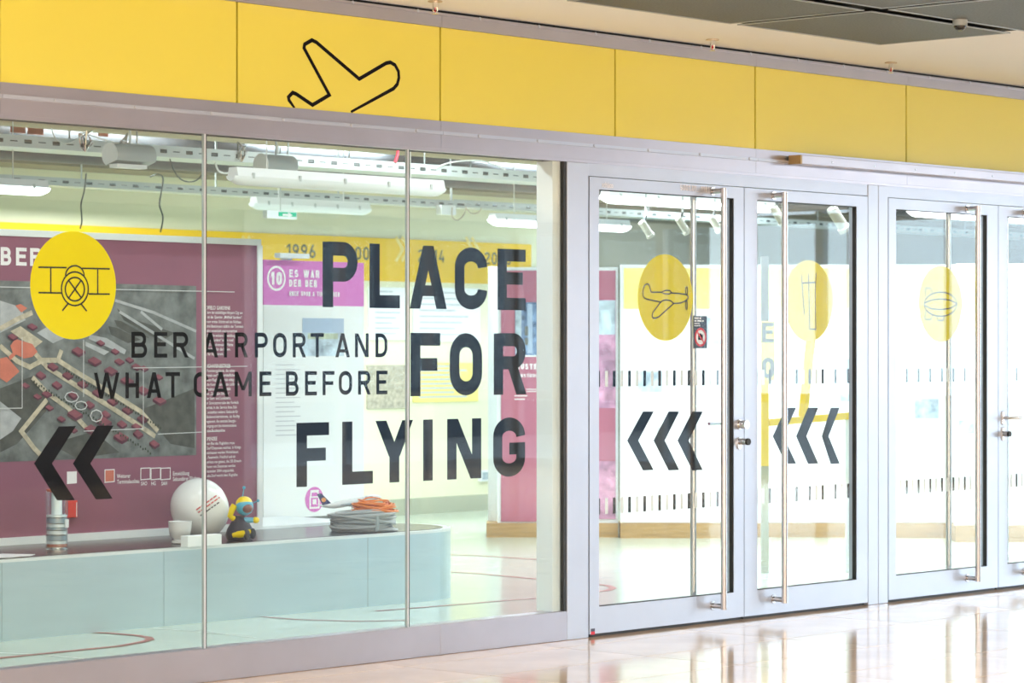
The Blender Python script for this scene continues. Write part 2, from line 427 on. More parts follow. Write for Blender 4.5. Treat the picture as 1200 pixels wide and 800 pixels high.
# exhibition room walls
XB = X(622, 8.9)
struct(MB().box(-7, XB + .9, 8.95, 9.2, 0, 3.9).build('wall_back', 'back_yellow'), 'pale yellow rear wall of the exhibition room', 'wall')
struct(MB().box(XB + .9, 24, 8.95, 9.2, 0, 3.9).build('wall_rear', 'concrete'), 'grey concrete rear wall behind the display boards', 'wall')
struct(MB().box(-7, 24, 8.45, 8.949, 3.17, 3.9).build('trim_7', 'concrete'), 'concrete downstand beam along the top of the rear wall', 'beam')
struct(MB().box(-7.2, -7, .1, 9.2, 0, 3.9).build('wall_left', 'white_wall'), 'white side wall of the exhibition room', 'wall')
struct(MB().box(24, 24.2, .1, 9.2, 0, 3.9).build('wall_right', 'white_wall'), 'white far side wall of the exhibition room', 'wall')
struct(MB().box(-6.9, XB + .85, 8.93, 8.95, 0, .16).build('baseboard_back', 'skirting'), 'olive skirting along the yellow rear wall', 'skirting')
# hall shell: opposite wall and far windows
struct(MB().box(-20, 3, -16.2, -16, 0, 3.4).build('wall_opposite', 'beige_wall'), 'beige wall of the hall opposite the doors', 'wall')
struct(MB().box(3, 11.8, -16.2, -16, 0, 3.4).build('wall_reflection_dark', 'reflection_dark'), 'unseen dark wall stretch added to darken reflections in the glazing', 'wall')  # unseen stretch made dark so the left glass reflects black
struct(MB().box(-20.2, -20, -16.2, 0, 0, 3.4).build('wall_end', 'beige_wall'), 'beige end wall of the hall', 'wall')
def hall_window(name, a, b, n, label):
    e = sempty(name, label, 'window', a); a = Vector(a); b = Vector(b); d = (b - a)
    for i in range(n + 1):
        p = a + d * (i / n); MB().bar(p, p + Vector((0, 0, 3.4)), .12, .12).build('mullion', 'window_frame', e)
    for z in (.06, 1.0, 3.3):
        MB().bar(a + Vector((0, 0, z)), b + Vector((0, 0, z)), .09, .12).build('transom', 'window_frame', e)
    for i in range(n):
        MB().bar(a + d * ((i + .03) / n) + Vector((0, 0, 1.7)), a + d * ((i + .97) / n) + Vector((0, 0, 1.7)), .012, 3.2).build('pane', 'glass', e)
hall_window('window_2', (11.9, -16.06, 0), (16.9, -16.06, 0), 3, 'tall daylight glazing of the hall opposite the doors')
hall_window('window_3', (17, -16, 0), (17, -.2, 0), 6, 'tall daylight glazing at the far end of the hall')
struct(MB().box(-30, 80, -70, 80, -.5, -.2).build('ground', 'asphalt'), 'grey asphalt ground outside the building', 'ground')
tag(MB().box(4, 39, -44, -30, -.2, 9).box(5, 38, -43, -31, 9, 10).build('sky_block_building', 'sky_block'), 'unseen blue grey building added to dim reflections in the glass', 'building')  # unseen block added to dim the sky mirrored in the glass

# ---- facade head: yellow panels between aluminium strips
wf = sempty('wall_front', 'yellow panelled fascia above the glazing with aluminium trims', 'wall', (0, 0, 2.66))
seams = [-6.9, -5.49, -4.06, -2.628, -1.196, .228, 1.525, 3.115, 4.60, 6.05, 7.5, 8.95]
MB().box(-7, 24, .03, .16, 2.66, 3.9).build('backing', 'black_gap', wf)
for a, b in zip(seams[:-1], seams[1:]):
    MB().box(a + .006, b - .006, 0, .03, 2.817, 3.312).build('yellow_panel', 'yellow_panel', wf, bevel=.002)
xs = [-7, -4.06, -1.196, 1.525, 3.115, 6.05, 8.95, 24]
for a, b in zip(xs[:-1], xs[1:]):
    MB().box(a + .001, b - .001, -.012, .03, 3.312, 3.384).box(a, b, -.03, -.012, 3.372, 3.384).build('top_trim', 'alu', wf)
    MB().box(a + .001, b - .001, -.006, .03, 2.762, 2.817).build('upper_strip', 'alu', wf)
    MB().box(a + .001, b - .001, -.022, .03, 2.744, 2.762).build('rail_strip', 'alu_door', wf)
    MB().box(a + .001, b - .001, -.006, .03, 2.672, 2.744).build('lower_strip', 'alu', wf)
MB().box(-7, 24, .0, .03, 2.655, 2.672).build('shadow_strip', 'alu', wf)
sm = None
for i in range(34):
    for z, y in ((2.753, -.022), (3.378, -.03)):
        x = -6.6 + i * .473
        if sm is None:
            o = MB().lathe((x, y, z), [(.009, 0), (.009, .004), (.005, .006)], 8, Matrix.Rotation(math.radians(90), 3, 'X')).build('screw_head', 'alu_door', wf); sm = (o, x, y, z)
        else:
            o = sm[0].copy(); COL.objects.link(o); o.location = (x - sm[1], y - sm[2], z - sm[3])

# ---- left glazing
YG = .015; YV = YG + .0125
w1 = sempty('window_1', 'tall frameless glazing of three panes with aluminium sill and black lettering', 'window', (-2, 0, 0))
px = [-6.9, X(240, YG), X(478, YG), -.20]
for a, b in zip(px[:-1], px[1:]):
    MB().box(a + .0105, b - .0105, YG, YG + .01, .155, 2.665).build('pane', 'glass', w1)
for x in px[1:3]:
    MB().box(x - .009, x - .005, YG - .003, YG + .012, .163, 2.66).build('joint', 'hood_grey', w1)
    MB().box(x - .005, x + .003, YG - .004, YG + .012, .163, 2.66).build('joint', 'joint_white', w1)
    MB().box(x + .003, x + .010, YG - .003, YG + .012, .163, 2.66).build('joint', 'black_rubber', w1)
MB().box(px[3] - .01, px[3] + .012, YG - .012, YG + .012, .163, 2.66).build('gasket', 'black_rubber', w1)
for a, b in ((-7, -1.196), (-1.195, -.183)):
    MB().box(a, b, 0, .09, 0, .163).build('sill', 'alu', w1, bevel=.003)
# posts
for n, (a, b, dpt, lab) in enumerate(((-.183, -.002, .16, 'wide pale aluminium post between the glazing and the doors'), (2.693, 2.803, .12, 'pale aluminium post between the two double doors, left half'), (2.806, 2.912, .12, 'pale aluminium post between the two double doors, right half'), (5.462, 5.70, .12, 'pale aluminium post beyond the right double door'))):
    struct(MB().box(a, b, 0, dpt, 0, 2.655).build('trim_%d' % (n + 1), 'alu_door', bevel=.003), lab, 'post')
struct(MB().box(-.001, 2.692, .004, .1, 2.585, 2.655).box(2.913, 5.461, .004, .1, 2.585, 2.655).build('trim_5', 'alu_door'), 'pale aluminium head rail above the doors', 'rail')
struct(MB().box(5.71, 24, 0, .12, 0, 2.655).build('wall_side', 'alu_door'), 'pale aluminium cladding to the right of the doors', 'wall')
struct(MB().box(-.27, -.184, YV + .004, .15, 0.163, 2.655).build('trim_6', 'frame_white'), 'white inner reveal beside the wide post', 'reveal')

# ---- doors
YP = .028; YD = YP + .0105
def door(n, x0, x1, gx0, gx1, hx, lab, lock=False, lever=None):
    e = sempty('door_%d' % n, lab, 'door', ((x0 + x1) / 2, 0, 0))
    z0, z1, gz0, gz1 = .018, 2.58, .168, 2.512
    # mitred stiles and rails
    MB().prism([(x0, 0, z0), (gx0, 0, gz0), (gx0, 0, gz1), (x0, 0, z1)], (0, .06, 0)).build('stile', 'alu_door', e)
    MB().prism([(x1, 0, z0), (gx1, 0, gz0), (gx1, 0, gz1), (x1, 0, z1)], (0, .06, 0)).build('stile', 'alu_door', e)
    MB().prism([(x0, 0, z1), (gx0, 0, gz1), (gx1, 0, gz1), (x1, 0, z1)], (0, .06, 0)).build('top_rail', 'alu_door', e)
    MB().prism([(x0, 0, z0), (gx0, 0, gz0), (gx1, 0, gz0), (x1, 0, z0)], (0, .06, 0)).build('bottom_rail', 'alu_door', e)
    MB().box(gx0 - .002, gx1 + .002, YP, YP + .01, gz0 - .002, gz1 + .002).build('pane', 'glass', e)
    MB().box(gx1 - .008, gx1, .004, YP, gz0, gz1).box(gx0, gx1, .004, YP, gz1 - .005, gz1).box(gx0, gx1, .004, YP, gz0, gz0 + .005).build('gasket', 'black_rubber', e)
    MB().box(x0 + .01, x1 - .01, .02, .05, .001, .018).build('brush_seal', 'black_rubber', e)
    for side, ys in ((-1, (0, -.085)), (1, (.06, .145))):
        hb = MB().tube([(hx, ys[1], .085), (hx, ys[1], 2.562)], .019, 14).build('pull_handle', 'steel', e, smooth=True)
        for z in (.105, 2.545):
            MB().tube([(hx, ys[0], z), (hx, ys[1], z)], .015, 12).build('bracket', 'steel', hb, smooth=True)
            MB().tube([(hx, ys[0], z), (hx, ys[0] + side * .006, z)], .026, 16).build('rosette', 'steel', hb, smooth=True)
    if lock:
        sx = gx1 + .05
        k = MB().tube([(sx, -.002, at(870, 497).z), (sx, -.012, at(870, 497).z)], .030, 20).build('knob_rosette', 'chrome', e, smooth=True)
        MB().tube([(sx, -.012, at(870, 497).z), (sx, -.06, at(870, 497).z)], [.024, .027], 20).build('door_knob', 'chrome', k, smooth=True)
        k = MB().lathe((sx, 0, at(870, 519).z), [(.022, 0), (.022, .008)], 20, Matrix.Rotation(math.radians(90), 3, 'X') @ Matrix.Diagonal((1, 1.7, 1))).build('lock_plate', 'chrome', e, smooth=True)
        MB().tube([(sx, -.008, at(870, 517).z), (sx, -.06, at(870, 517).z)], .019, 16).build('lock_cylinder', 'steel', k, smooth=True)
        MB().tube([(sx, -.06, at(870, 517).z), (sx, -.075, at(870, 517).z)], .020, 16).build('cylinder_cap', 'black_rubber', k, smooth=True)
    if lever == 'inside':
        z = at(840, 497).z; sx = gx1 + .05
        MB().tube([(sx, .06, z), (sx, .12, z), (sx - .01, .125, z), (sx - .13, .125, z)], .010, 10).build('lever_handle', 'chrome', e, smooth=True)
    if lever == 'outside':
        z = at(1190, 489).z; sx = x0 + .05
        k = MB().box(sx - .017, sx + .017, -.008, 0, z - .045, z + .045).build('lever_plate', 'chrome', e, bevel=.006)
        MB().tube([(sx, -.005, z), (sx, -.055, z), (sx + .012, -.06, z), (sx + .15, -.06, z)], .010, 10).build('lever_handle', 'chrome', k, smooth=True)
        z2 = at(1178, 508).z
        k = MB().box(sx - .017, sx + .017, -.008, 0, z2 - .045, z2 + .045).build('lock_plate', 'chrome', e, bevel=.006)
        MB().tube([(sx, -.008, z2), (sx, -.045, z2)], .018, 16).build('lock_cylinder', 'steel', k, smooth=True)
        MB().tube([(sx, -.045, z2), (sx, -.06, z2)], .019, 16).build('cylinder_cap', 'black_rubber', k, smooth=True)
    return e
door(1, .006, 1.414, .088, 1.317, 1.113, 'aluminium framed glass door with the propeller plane disc', lock=True, lever='inside')
door(2, 1.420, 2.688, 1.545, 2.569, 1.705, 'aluminium framed glass door right of the door knob')
door(3, 2.918, 4.196, 3.0, 4.062, 3.82, 'aluminium framed glass door with the airship disc')
door(4, 4.202, 5.456, 4.310, 5.36, 4.52, 'aluminium framed glass door cut off at the right edge', lever='outside')
# sensor rail above the right doors
t = thing('door_operator_rail', 'long silver box rail with brass coloured end cap above the doors', 'rail', (4.5, -.05, 2.73))
MB().box(1.84, 6.2, -.115, -.024, 2.738, 2.792).build('rail_body', 'alu', t, bevel=.003)
MB().box(1.826, 1.84, -.115, -.024, 2.738, 2.792).build('end_cap', 'brass_end', t)
for i in range(9):
    MB().tube([(2.15 + i * .45, -.115, 2.762), (2.15 + i * .45, -.118, 2.762)], .006, 8).build('screw_head', 'steel', t)

# ================================================================== VINYL ON THE GLASS
BIG = [('PLACE', [(378, 419.4), (433, 468.6), (480, 523.6), (533, 571), (583, 616)], 1.826, 2.158, 'black vinyl word PLACE, topmost big word on the glazing'),
       ('FOR', [(481, 516), (527, 565), (578.6, 617)], 1.367, 1.699, 'black vinyl word FOR, middle big word on the glazing'),
       ('FLYING', [(347.4, 385.6), (401, 437), (440, 484), (495, 508), (524, 564), (578, 615.4)], .921, 1.243, 'black vinyl word FLYING, lowest big word on the glazing')]
SMALL = [('BER', [(154, 172.5), (180.5, 196), (203, 221)], 1.572, 1.694, 'small black word BER right of the yellow biplane disc'),
         ('AIRPORT', [(237, 255.6), (262.4, 266), (275.4, 290.6), (298.6, 314), (320, 336), (343, 358.6), (364, 379.6)], 1.572, 1.694, 'small black word AIRPORT on the glazing'),
         ('AND', [(393, 410), (416, 432), (440, 454)], 1.572, 1.694, 'small black word AND left of the big word FOR'),
         ('WHAT', [(110, 140), (147, 163), (172, 189), (194, 211)], 1.380, 1.502, 'small black word WHAT below the word BER'),
         ('CAME', [(227, 244), (249, 268), (275, 295), (304, 318)], 1.380, 1.502, 'small black word CAME below the word AIRPORT'),
         ('BEFORE', [(335, 350), (357.4, 371.4), (378, 392), (397, 412.6), (419.6, 434.4), (441, 454)], 1.380, 1.502, 'small black word BEFORE above the big word FLYING')]
for lst, wf_ in ((BIG, .225), (SMALL, .172)):
    for word, us, z0, z1, lab in lst:
        t = thing('vinyl_word', lab, 'lettering', (X(us[0][0], YV), YV, z0))
        for c, (a, b) in zip(word, us):
            xa, xb = X(a, YV), X(b, YV); H = z1 - z0; W = (xb - xa) / H
            m = MB()
            for q in glyph(c, W, min(W * .98, wf_)): m.add([(xa + p[0] * H, YV, z0 + p[1] * H) for p in q], [tuple(range(len(q)))])
            m.build('letter', 'vinyl_black', t)
def decal_pts(pts, Y): return [at(u, v, Y) for u, v in pts]
def chevron(pts, Y, lab, grp):
    tag(MB().prism(decal_pts(pts, Y), (0, .0006, 0)).build('chevron_arrow', 'vinyl_black'), lab, 'arrow', grp)
chevron([(40, 543), (69, 499.5), (89, 499), (61, 543), (88, 586), (67, 586)], YV, 'left one of two big black chevrons below the biplane disc', 'chevrons on the left pane')
chevron([(85.5, 543), (114, 498.5), (133, 498.5), (106, 543), (132, 584), (112.5, 585)], YV, 'right one of two big black chevrons below the biplane disc', 'chevrons on the left pane')
for (a, b, c, d), nm in (((735, 753.6, 766, 748), 'left'), ((766, 783.6, 796, 779), 'middle'), ((794, 811.4, 823.6, 807), 'right')):
    chevron([(a, 516), (b, 482), (c, 482), (d, 516), (c, 550.5), (b, 551)], YD, nm + ' one of three black chevrons on the propeller plane door', 'chevrons on the propeller plane door')
for (a, b, c, d), nm in (((905.6, 921, 933, 918), 'left'), ((933, 947, 959, 945), 'middle'), ((963, 973.6, 984, 971), 'right')):
    chevron([(a, 511), (b, 477.5), (c, 477.5), (d, 511), (c, 543), (b, 543.5)], YD, nm + ' one of three black chevrons on the door right of the knob', 'chevrons on the second door')
def disc(xc, zc, Y, lab, drawing, wd=.0078):
    t = thing('vinyl_disc', lab, 'sticker', (xc, Y, zc), 'yellow discs on the glass')
    MB().xz([(xc + .251 * math.cos(a * math.pi / 32), zc + .251 * math.sin(a * math.pi / 32)) for a in range(64)], Y, Y + .0006).build('disc', 'vinyl_yellow', t)
    m = MB()
    for pts, closed in drawing:
        P = [at(u, v, Y - .0004) for u, v in pts]
        for q in stroke([(p.x, p.z) for p in P], wd, closed): m.add([(p[0], Y - .0004, p[1]) for p in q], [(0, 1, 2, 3)])
    m.build('line_drawing', 'vinyl_line', t)
def el(cx, cy, rx, ry, a0=0, a1=360, n=28):
    return [(cx + rx * math.cos(math.radians(a0 + (a1 - a0) * i / n)), cy - ry * math.sin(math.radians(a0 + (a1 - a0) * i / n))) for i in range(n + (0 if a1 - a0 == 360 else 1))]
def sc(pts, k, ox, oy): return [(x / k + ox, y / k + oy) for x, y in pts]
Z4 = lambda p: sc(p, 4, 0, 260)
bip = [(Z4([(180, 212), (312, 214)]), 0), (Z4([(384, 217), (515, 220)]), 0), (Z4([(180, 331), (288, 333)]), 0), (Z4([(415, 337), (515, 338)]), 0), (Z4([(238, 213), (238, 331)]), 0), (Z4([(458, 219), (458, 336)]), 0),
       (Z4(el(351, 313, 63, 79)), 1), (Z4(el(351, 315, 45, 55)), 1), (Z4([(322, 274), (382, 356)]), 0), (Z4([(380, 274), (322, 356)]), 0), (Z4(el(351, 250, 43, 45, -5, 185)), 0), (Z4([(320, 382), (292, 416)]), 0), (Z4([(382, 386), (407, 418)]), 0)]
disc(X(86.5, YV), 1.908, YV + .0007, 'yellow disc with a biplane drawing at the upper left of the glazing', bip)
Z8 = lambda p: sc(p, 8, 735, 300)
pln = [(Z8([(312, 430), (190, 405), (165, 395), (150, 375), (147, 345), (152, 305), (165, 272), (187, 258), (205, 270), (225, 338), (320, 338)]), 0), (Z8([(320, 338), (350, 325), (375, 321), (400, 323), (415, 342), (395, 355), (350, 352)]), 1),
       (Z8([(415, 346), (490, 350), (552, 360), (573, 378), (570, 398), (545, 420), (500, 440), (435, 443), (408, 418), (365, 410), (330, 418), (305, 442), (240, 528), (233, 560), (240, 578), (262, 582), (295, 570), (435, 445)]), 0),
       (Z8(el(557, 325, 9, 36)), 1), (Z8(el(556, 460, 8, 40)), 1)]
disc(X(780, YD), 1.914, YD + .0007, 'yellow disc with a propeller plane drawing on the first door', pln)
Z7 = lambda p: sc(p, 7.28, 920, 290)
bal = [(Z7([(140, 235), (150, 380), (165, 570)]), 0), (Z7([(200, 225), (207, 570), (210, 695), (262, 697), (258, 380), (265, 215)]), 0), (Z7([(145, 303), (265, 297)]), 0)]
disc(X(948, YD), 1.914, YD + .0007, 'yellow disc with tall thin lines on the door right of the knob', bal)
Z7b = lambda p: sc(p, 7.28, 1060, 300)
bli = [(Z7b(el(308, 410, 139, 103)), 1), (Z7b([(170, 400), (230, 374), (308, 365), (390, 376), (447, 405)]), 0), (Z7b([(170, 420), (230, 448), (308, 457), (390, 445), (447, 412)]), 0), (Z7b([(182, 345), (175, 283), (185, 270), (222, 273), (238, 312)]), 0), (Z7b([(185, 460), (172, 522), (182, 541), (224, 540), (240, 502)]), 0), (Z7b([(276, 515), (285, 548), (330, 548), (338, 515)]), 0)]
disc(X(1102.5, YD), 1.914, YD + .0007, 'yellow disc with an airship drawing on the third door', bli)
# safety stripes
smesh = {}
def stripes(gx0, gx1, lab_door, first=.125):
    for (z0, z1, pos) in ((1.402, 1.492, 'upper'), (.682, .770, 'lower')):
        t = thing('safety_stripe_band', '%s row of dark and light safety stripes on the %s' % (pos, lab_door), 'sticker', (gx0, YD, z0), 'safety stripe rows on the doors')
        k = 0; x = gx0 + .03
        while x < gx1 - .04:
            mt = 'vinyl_black' if k % 2 == 0 else 'vinyl_white'
            key = (mt,)
            if key not in smesh:
                smesh[key] = MB().box(0, .024, 0, .0006, 0, z1 - z0).build('stripe', mt)
                o = smesh[key]
            else: o = bpy.data.objects.new('stripe', smesh[key].data); COL.objects.link(o)
            o.parent = t; o.location = (x - gx0, 0, 0)
            x += .0675; k += 1
stripes(.088, 1.317, 'propeller plane door'); stripes(1.545, 2.569, 'door right of the knob'); stripes(3.0, 4.062, 'airship door'); stripes(4.31, 5.36, 'door at the right edge')
# notice sticker
t = thing('notice_sticker', 'dark blue grey notice with red no photography sign on the first door', 'sticker', (X(820, YD), YD, at(820, 408, YD).z))
a, b = at(812.5, 370, YD), at(828.5, 408, YD)
Yn = YD - .0002
MB().box(a.x, b.x, YD, YD + .0008, b.z, a.z).build('backing_film', 'notice_grey', t)
cxx = (a.x + b.x) / 2 + .002; czz = at(820, 395, YD).z; rr = .045
MB().xz([(cxx + rr * math.cos(i * .1963), czz + rr * math.sin(i * .1963)) for i in range(32)], Yn - .0004, Yn).build('white_circle', 'vinyl_white', t)
m = MB(); P = [(cxx + (rr + .004) * math.cos(i * .1963), czz + (rr + .004) * math.sin(i * .1963)) for i in range(32)]
for q in stroke(P, .013, True) + stroke([(cxx - .033, czz + .033), (cxx + .033, czz - .033)], .010): m.add([(p[0], Yn - .0012, p[1]) for p in q], [(0, 1, 2, 3)])
m.build('prohibition_ring', 'sign_red', t)
m = MB(); m.add([(p[0], Yn - .0008, p[1]) for p in rc(cxx - .022, cxx + .022, czz - .016, czz + .016)], [(0, 1, 2, 3)]); m.add([(p[0], Yn - .0008, p[1]) for p in rc(cxx - .008, cxx + .006, czz + .016, czz + .023)], [(0, 1, 2, 3)]); m.build('camera_symbol', 'vinyl_black', t)
m = MB()
for i, (wd_, ht_, zz_) in enumerate(((.065, .010, .018), (.088, .010, .034), (.048, .006, .047), (.055, .006, .060))): word_row(m, a.x + .009, a.x + .009 + wd_, a.z - zz_, a.z - zz_ + ht_, lambda x, z: (x, Yn - .0004, z), i)
m.build('notice_text', 'vinyl_white', t)
# door number and small marks
t = MB(); text_run(t, '5001.U1_.1181', X(797), X(831), at(814, 224).z, at(814, 217.5).z, -.0008, .16); tag(t.build('door_number', 'print_white'), 'white door number on the top rail of the first door', 'lettering')
t = small_text(['schüco'], X(702.5) + .02, at(706, 211).z, .05, .045, -.0008); tag(t.build('maker_mark', 'print_white'), 'faint white maker mark on the corner of the first door', 'lettering')
t = thing('seal_sticker', 'tiny red and blue sticker low on the first door stile', 'sticker', at(694, 741))
a, b = at(692.5, 736.5), at(697, 743); MB().box(a.x, b.x, -.001, 0, (a.z + b.z) / 2, a.z).build('upper_half', 'notice_grey', t); MB().box(a.x, b.x, -.001, 0, b.z, (a.z + b.z) / 2).build('lower_half', 'sign_red', t)
# aeroplane outline on the yellow fascia
Zp = lambda p: sc(p, 4, 300, 0)
pl = [(445, 528), (645, 415), (662, 395), (670, 365), (668, 335), (652, 305), (630, 292), (610, 296), (484, 370), (283, 198), (262, 188), (228, 208), (225, 225), (344, 445), (265, 492), (188, 440), (172, 434), (152, 455), (155, 470), (180, 510)]
m = MB(); P = [at(u, v, -.0008) for u, v in Zp(pl)]
for q in stroke([(p.x, p.z) for p in P], .020): m.add([(p[0], -.0008, p[1]) for p in q], [(0, 1, 2, 3)])
zc = 2.8175; m.v = [(x, y, max(z, zc)) for x, y, z in m.v]
tag(m.build('aeroplane_outline', 'vinyl_black'), 'black outline of a climbing aeroplane on the yellow fascia', 'pictogram')

# ================================================================== HALL CEILING DETAILS
def sprinkler(p, lab):
    t = thing('sprinkler_head', lab, 'sprinkler', (p.x, p.y, 3.34), 'sprinklers along the fascia')
    MB().tube([(p.x, p.y, 3.40), (p.x, p.y, 3.394)], .038, 18).build('ceiling_plate', 'sprinkler_metal', t, smooth=True)
    MB().tube([(p.x, p.y, 3.394), (p.x, p.y, 3.365)], .013, 10).build('stem', 'chrome', t, smooth=True)
    for s in (-1, 1): MB().tube([(p.x + s * .012, p.y, 3.37), (p.x + s * .016, p.y, 3.35), (p.x, p.y, 3.335)], .0035, 6).build('yoke_arm', 'chrome', t)
    MB().tube([(p.x, p.y, 3.367), (p.x, p.y, 3.338)], .0025, 8).build('glass_bulb', 'sign_red', t, smooth=True)
    MB().tube([(p.x, p.y, 3.336), (p.x, p.y, 3.333)], .017, 12).build('deflector', 'chrome', t)
sprinkler(fl(510, 1, 3.4), 'ceiling sprinkler above the aeroplane outline, cut by the top edge')
sprinkler(fl(835, 46, 3.4), 'ceiling sprinkler above the fourth yellow panel')
sprinkler(fl(1044, 73, 3.4), 'ceiling sprinkler nearest the right edge')
p = fl(1125, 27, 3.36)
t = thing('ceiling_sensor', 'small dark dome sensor hanging between the ceiling grilles', 'sensor', (p.x, p.y, 3.32))
MB().tube([(p.x, p.y, 3.3985), (p.x, p.y, 3.345)], .04, 16).build('housing', 'hood_grey', t, smooth=True)
MB().ell((p.x, p.y, 3.345), .034, .034, .028, n=16, m=8).build('dome', 'dome_dark', t, smooth=True)
# unseen fill lamps added in rows to brighten the hall and fascia
def area(name, loc, sx, sy, power, col, parent=None, rot=(0, 0, 0), spread=180):
    l = bpy.data.lights.new(name, 'AREA'); l.shape = 'RECTANGLE'; l.size = sx; l.size_y = sy; l.energy = power; l.color = col; l.spread = math.radians(spread)
    o = bpy.data.objects.new(name, l); COL.objects.link(o); o.rotation_euler = rot
    if parent: o.parent = parent; o.location = Vector(loc) - wloc(parent)
    else: o.location = loc
    return o
for r, y in enumerate((-7.6, -10.4, -13.2)):
    for k in range(9 if r == 2 else 11):
        x = -16.5 + k * 2.0 if k < 9 else 12.6 + (k - 9) * 2.2
        t = thing('hall_fill_light', 'unseen white light panel added in the hall ceiling to brighten the fascia', 'lamp', (x, y, 3.36), 'added hall fill lights')
        MB().box(x - .65, x + .65, y - .2, y + .2, 3.375, 3.40).build('lamp_frame', 'lamp_white', t)
        MB().box(x - .6, x + .6, y - .15, y + .15, 3.37, 3.376).build('diffuser', 'hall_fill_glow', t)
        area('lamp_light', (x, y, 3.36), 1.2, .3, 105 if k < 9 else 300, (1, .97, .94) if k < 9 else (.9, .95, 1), t)


# ================================================================== EXHIBITION ROOM
# ---- floor markings
def ribbon(pix, wd, mt, lab):
    P = [fl(u, v) for u, v in pix]; m = MB()
    for q in stroke([(p.x, p.y) for p in P], wd): m.add([(p[0], p[1], .002) for p in q], [(0, 1, 2, 3)])
    tag(m.build('floor_line', mt), lab, 'floor marking', 'floor lines in the exhibition')
ribbon([(-20, 773), (60, 765), (140, 757), (165, 752.5), (176, 749.5), (174, 747), (160, 744.5), (130, 742), (110, 741)], .05, 'floor_red', 'dark red hooked line on the floor in front of the metal bench')
ribbon([(300, 722), (350, 726), (420, 728), (475, 727)], .03, 'floor_red', 'thin red strip painted as the shadow line of the metal bench')  # reddish ribbon paints the shadow line along the bench
ribbon([(440, 716), (540, 708), (600, 703), (660, 699)], .035, 'floor_red', 'red floor line nearest the sill right of the bench')
ribbon([(500, 649), (560, 651), (650, 657)], .04, 'floor_red', 'far thin red floor line beyond the rounded bench end')
ribbon([(500, 668.5), (560, 672), (650, 680.5)], .04, 'floor_red', 'middle thin red floor line beyond the rounded bench end')
ribbon([(490, 667), (508, 665), (513, 663.5), (508, 662), (495, 661)], .05, 'floor_red', 'small red hook on the floor beside the rounded bench end')
ribbon([(690, 694), (712, 692), (719, 689), (712, 686), (690, 684)], .05, 'floor_red', 'red loop on the floor behind the propeller plane door')
ribbon([(0, 765), (50, 767), (100, 772)], .012, 'floor_white', 'thin white floor line at the left end of the bench front')
ribbon([(180, 736), (220, 739), (300, 747)], .012, 'floor_white', 'thin white floor line left of the first glass joint')

# ---- metal bench with rounded end
BX0 = -4.5; BY0, BY1 = 2.25, 3.15; BR = (BY1 - BY0) / 2; BXE = 1.50
def bench_outline(ins=0.0, x0=BX0):
    r = BR - ins; cx = BXE - BR; cy = (BY0 + BY1) / 2
    return [(x0, cy - r)] + [(cx + r * math.cos(math.radians(a)), cy + r * math.sin(math.radians(a))) for a in range(-90, 91, 6)] + [(x0, cy + r)]
t = thing('display_bench', 'long low brushed metal bench with rounded right end and dark top', 'bench', (-1.5, 2.7, 0))
ol = bench_outline()
sx_ = [BX0, -3.9, -2.35, X(192, BY0), X(431, BY0)]
# cladding sheets
for a, b in zip(sx_[:-1], sx_[1:]):
    MB().box(a + .0015, b - .0015, BY0, BY0 + .02, .0, .435).build('metal_sheet', 'bench_metal', t)
m = MB(); cx, cy = BXE - BR, (BY0 + BY1) / 2
pa = [(sx_[-1] + .0015, BY0)] + [p for p in ol if p[0] > sx_[-1] + .01 and p[1] < BY1 + 1] ; pa = pa[:-1] if pa[-1][0] < 0 else pa
for (p, q) in zip(pa[:-1], pa[1:]): m.add([(p[0], p[1], 0), (q[0], q[1], 0), (q[0], q[1], .435), (p[0], p[1], .435)], [(0, 1, 2, 3)])
m.build('curved_sheet', 'bench_metal', t, smooth=True)
MB().xy([(p[0], p[1]) for p in bench_outline(.03)], .0, .435).build('core', 'stand_grey', t)
MB().xy(ol, .435, .452).build('top_rim', 'bench_rim', t)
MB().xy(bench_outline(.05), .4521, .4545).build('top_inlay', 'bench_top', t)
ZT = .4546

# ---- burgundy map board
YB = 3.12
mb_ = thing('map_board', 'large burgundy board with an aerial airport map and white text', 'display board', (-2, YB, ZT))
bx1 = X(305, YB)
MB().box(-4.6, bx1 - .03, YB, YB + .04, .50, 2.285).build('board_face', 'burgundy', mb_)
MB().box(-4.6, bx1, YB - .01, YB + .05, 2.285, 2.325).build('top_frame', 'frame_white', mb_)
MB().box(bx1 - .03, bx1 + .012, YB - .01, YB + .05, .455, 2.285).build('side_frame', 'frame_white', mb_)
MB().box(-4.6, bx1 - .03, YB - .02, YB + .05, .4548, .50).build('bottom_frame', 'frame_white', mb_)
LAY = [0]
def flat(parent, name, mt, polys, Y):
    m = MB()
    for p in polys: m.add([at(u, v, Y) for u, v in p], [tuple(range(len(p)))])
    return m.build(name, mt, parent)
def lines(parent, name, mt, paths, wd, Y, closed=False):
    m = MB()
    for pth in paths:
        P = [at(u, v, Y) for u, v in pth]
        for q in stroke([(p.x, p.z) for p in P], wd, closed): m.add([(p[0], Y, p[1]) for p in q], [(0, 1, 2, 3)])
    return m.build(name, mt, parent)
flat(mb_, 'aerial_ground', 'map_ground', [[(-20, 328), (230, 335), (230, 533), (-20, 542)]], YB - .001)
flat(mb_, 'aerial_fields', 'map_field', [[(137, 361), (150, 372), (175, 380), (205, 390), (188, 400), (165, 386), (145, 375)], [(134, 375), (142, 376), (165, 389), (175, 396), (150, 390), (137, 382)], [(127, 382), (137, 384), (165, 398), (150, 402), (130, 392)], [(0, 455), (40, 440), (60, 475), (20, 520), (0, 530)], [(165, 480), (228, 455), (228, 525), (200, 520)], [(60, 520), (110, 505), (140, 530), (90, 537)]], YB - .002)
